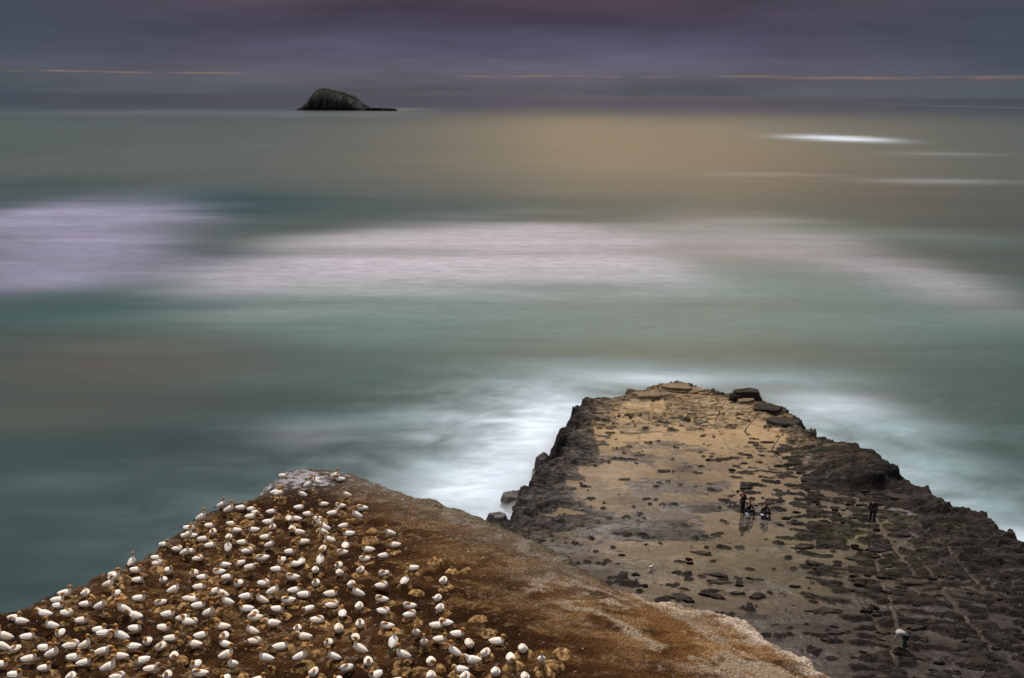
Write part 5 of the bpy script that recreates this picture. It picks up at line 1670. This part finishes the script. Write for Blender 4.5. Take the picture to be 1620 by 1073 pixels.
def bending():
    J = dict(pelvis=(0, 0, .92), chest=(.34, 0, 1.02), neck=(.49, 0, .96), head=(.58, 0, .87), look=(.6, 0, -.8))
    for s, g in (('L', 1), ('R', -1)):
        J['sh' + s] = (.40, g * .19, 1.00); J['el' + s] = (.46, g * .24, .73); J['wr' + s] = (.52, g * .16, .50)
        J['hip' + s] = (0, g * .12, .87); J['kn' + s] = (.04, g * .19, .48); J['an' + s] = (-.02, g * .23, .09); J['to' + s] = (.13, g * .27, .04)
    return J


PF = FILM - .05
make_person((15.70, 62.85, PF), math.radians(20), standing(.12, 'front'), (black_m, black_m), 'angler standing in a black and red jacket behind the man on the white bucket', hat=black_m,
            band=[(red_m, 'chest', 'neck', .05, 'shoulder_panel'), (grey_m, 'pelvis', 'chest', .03, 'belt')])
make_person((15.95, 62.35, PF), math.radians(38), sitting(), (black_m, black_m), 'angler in black sitting on a white bucket, beside the standing man')
make_person((16.95, 62.15, PF), math.radians(38), sitting(), (black_m, navy_m), 'angler in black sitting alone on a dark blue bucket')
make_person((24.0, 61.4, PF + .05), math.radians(60), standing(.05, 'down'), (black_m, black_m), 'dark figure standing alone by the black rock outcrop', hat=black_m)
make_person((20.14, 45.6, PF + .08), math.radians(150), bending(), (grey_m, teal_m), 'person bending over the rocks in a pale grey top and dark trousers', band=[(blue_m, 'pelvis', 'chest', .02, 'shirt_hem')])


def lathe(name, prof, mat, parent, n=20, loc=(0, 0, 0)):
    V, Fc = [], []
    for r, z in prof:
        for i in range(n):
            a = 2 * math.pi * i / n
            V.append((loc[0] + r * math.cos(a), loc[1] + r * math.sin(a), loc[2] + z))
    for k in range(len(prof) - 1):
        for i in range(n):
            j = (i + 1) % n
            Fc.append((k * n + i, k * n + j, (k + 1) * n + j, (k + 1) * n + i))
    Fc.append(tuple(range(n))[::-1]); b = (len(prof) - 1) * n; Fc.append(tuple(range(b, b + n)))
    return mesh_obj(name, V, Fc, mat, parent)


def tube(name, pts, rad, mat, parent, n=8):
    V, Fc = [], []
    P = [Vector(p) for p in pts]
    for k, p in enumerate(P):
        t = (P[min(k + 1, len(P) - 1)] - P[max(k - 1, 0)]).normalized()
        s = t.cross(Vector((0, 1, .01))).normalized(); u = t.cross(s)
        r = rad[k] if isinstance(rad, (list, tuple)) else rad
        for i in range(n):
            a = 2 * math.pi * i / n
            V.append(p + s * math.cos(a) * r + u * math.sin(a) * r)
    for k in range(len(P) - 1):
        for i in range(n):
            j = (i + 1) % n
            Fc.append((k * n + i, k * n + j, (k + 1) * n + j, (k + 1) * n + i))
    Fc.append(tuple(range(n))[::-1]); b = (len(P) - 1) * n; Fc.append(tuple(range(b, b + n)))
    return mesh_obj(name, V, Fc, mat, parent)


def bucket(loc, body, rimm, label):
    r = empty('bucket', loc)
    lathe('pail', [(.125, 0), (.135, .02), (.158, .34)], body, r)
    lathe('lid', [(.166, .335), (.170, .345), (.170, .365), (.160, .375)], rimm, r)
    tube('handle', [(.165, 0, .31), (.15, -.10, .22), (.0, -.17, .16), (-.15, -.10, .22), (-.165, 0, .31)], .006, metal_m, r)
    tag(r, label, 'bucket', 'buckets the anglers sit on')


bucket((15.93, 62.30, PF - .02), whiteplastic, whiteplastic, 'white plastic bucket used as a seat by an angler')
bucket((16.93, 62.10, PF - .02), darkplastic, whiteplastic, 'dark blue plastic bucket with a white rim used as a seat')


def fishing_rod(base, top, label):
    b = Vector(base); t = Vector(top); r = empty('fishing_rod', b)
    v = t - b
    tube('blank', [(0, 0, -.05)] + [tuple(v * k + Vector((.25, .2, -.25)) * (k ** 3) * .5) for k in (.02, .25, .5, .75, 1.0)], [.022, .020, .017, .013, .009, .006], carbon_m, r)
    tube('grip', [tuple(v * .03), tuple(v * .30)], .030, black_m, r)
    p = v * .36
    lathe('reel', [(.03, -.07), (.075, -.06), (.05, -.03), (.05, .03), (.075, .06), (.03, .07)], carbon_m, r, 12, tuple(p + Vector((.07, -.05, 0))))
    for k in (.5, .65, .78, .9, 1.0):
        q = v * k + Vector((.25, .2, -.25)) * (k ** 3) * .5
        lathe('line_guide', [(.020, -.008), (.028, -.008), (.028, .008), (.020, .008)], metal_m, r, 8, tuple(q + Vector((.03, -.02, 0))))
    tube('rod_holder', [(0, 0, -.25), tuple(v * .10)], .040, metal_m, r)
    tag(r, label, 'fishing rod', 'fishing rods stuck in the platform')


for (x, y), lab, lean in [((17.64, 82.4), 'farthest fishing rod propped on the buff slab', (1.75, .6, 3.35)), ((19.67, 79.9), 'middle fishing rod propped on the buff slab', (2.35, .7, 3.1)), ((20.89, 75.6), 'nearest fishing rod propped where the dark ribs begin', (2.3, .7, 3.2))]:
    z = max(psamp(x, y), FILM)
    fishing_rod((x, y, z), (x + lean[0], y + lean[1], z + lean[2]), lab)
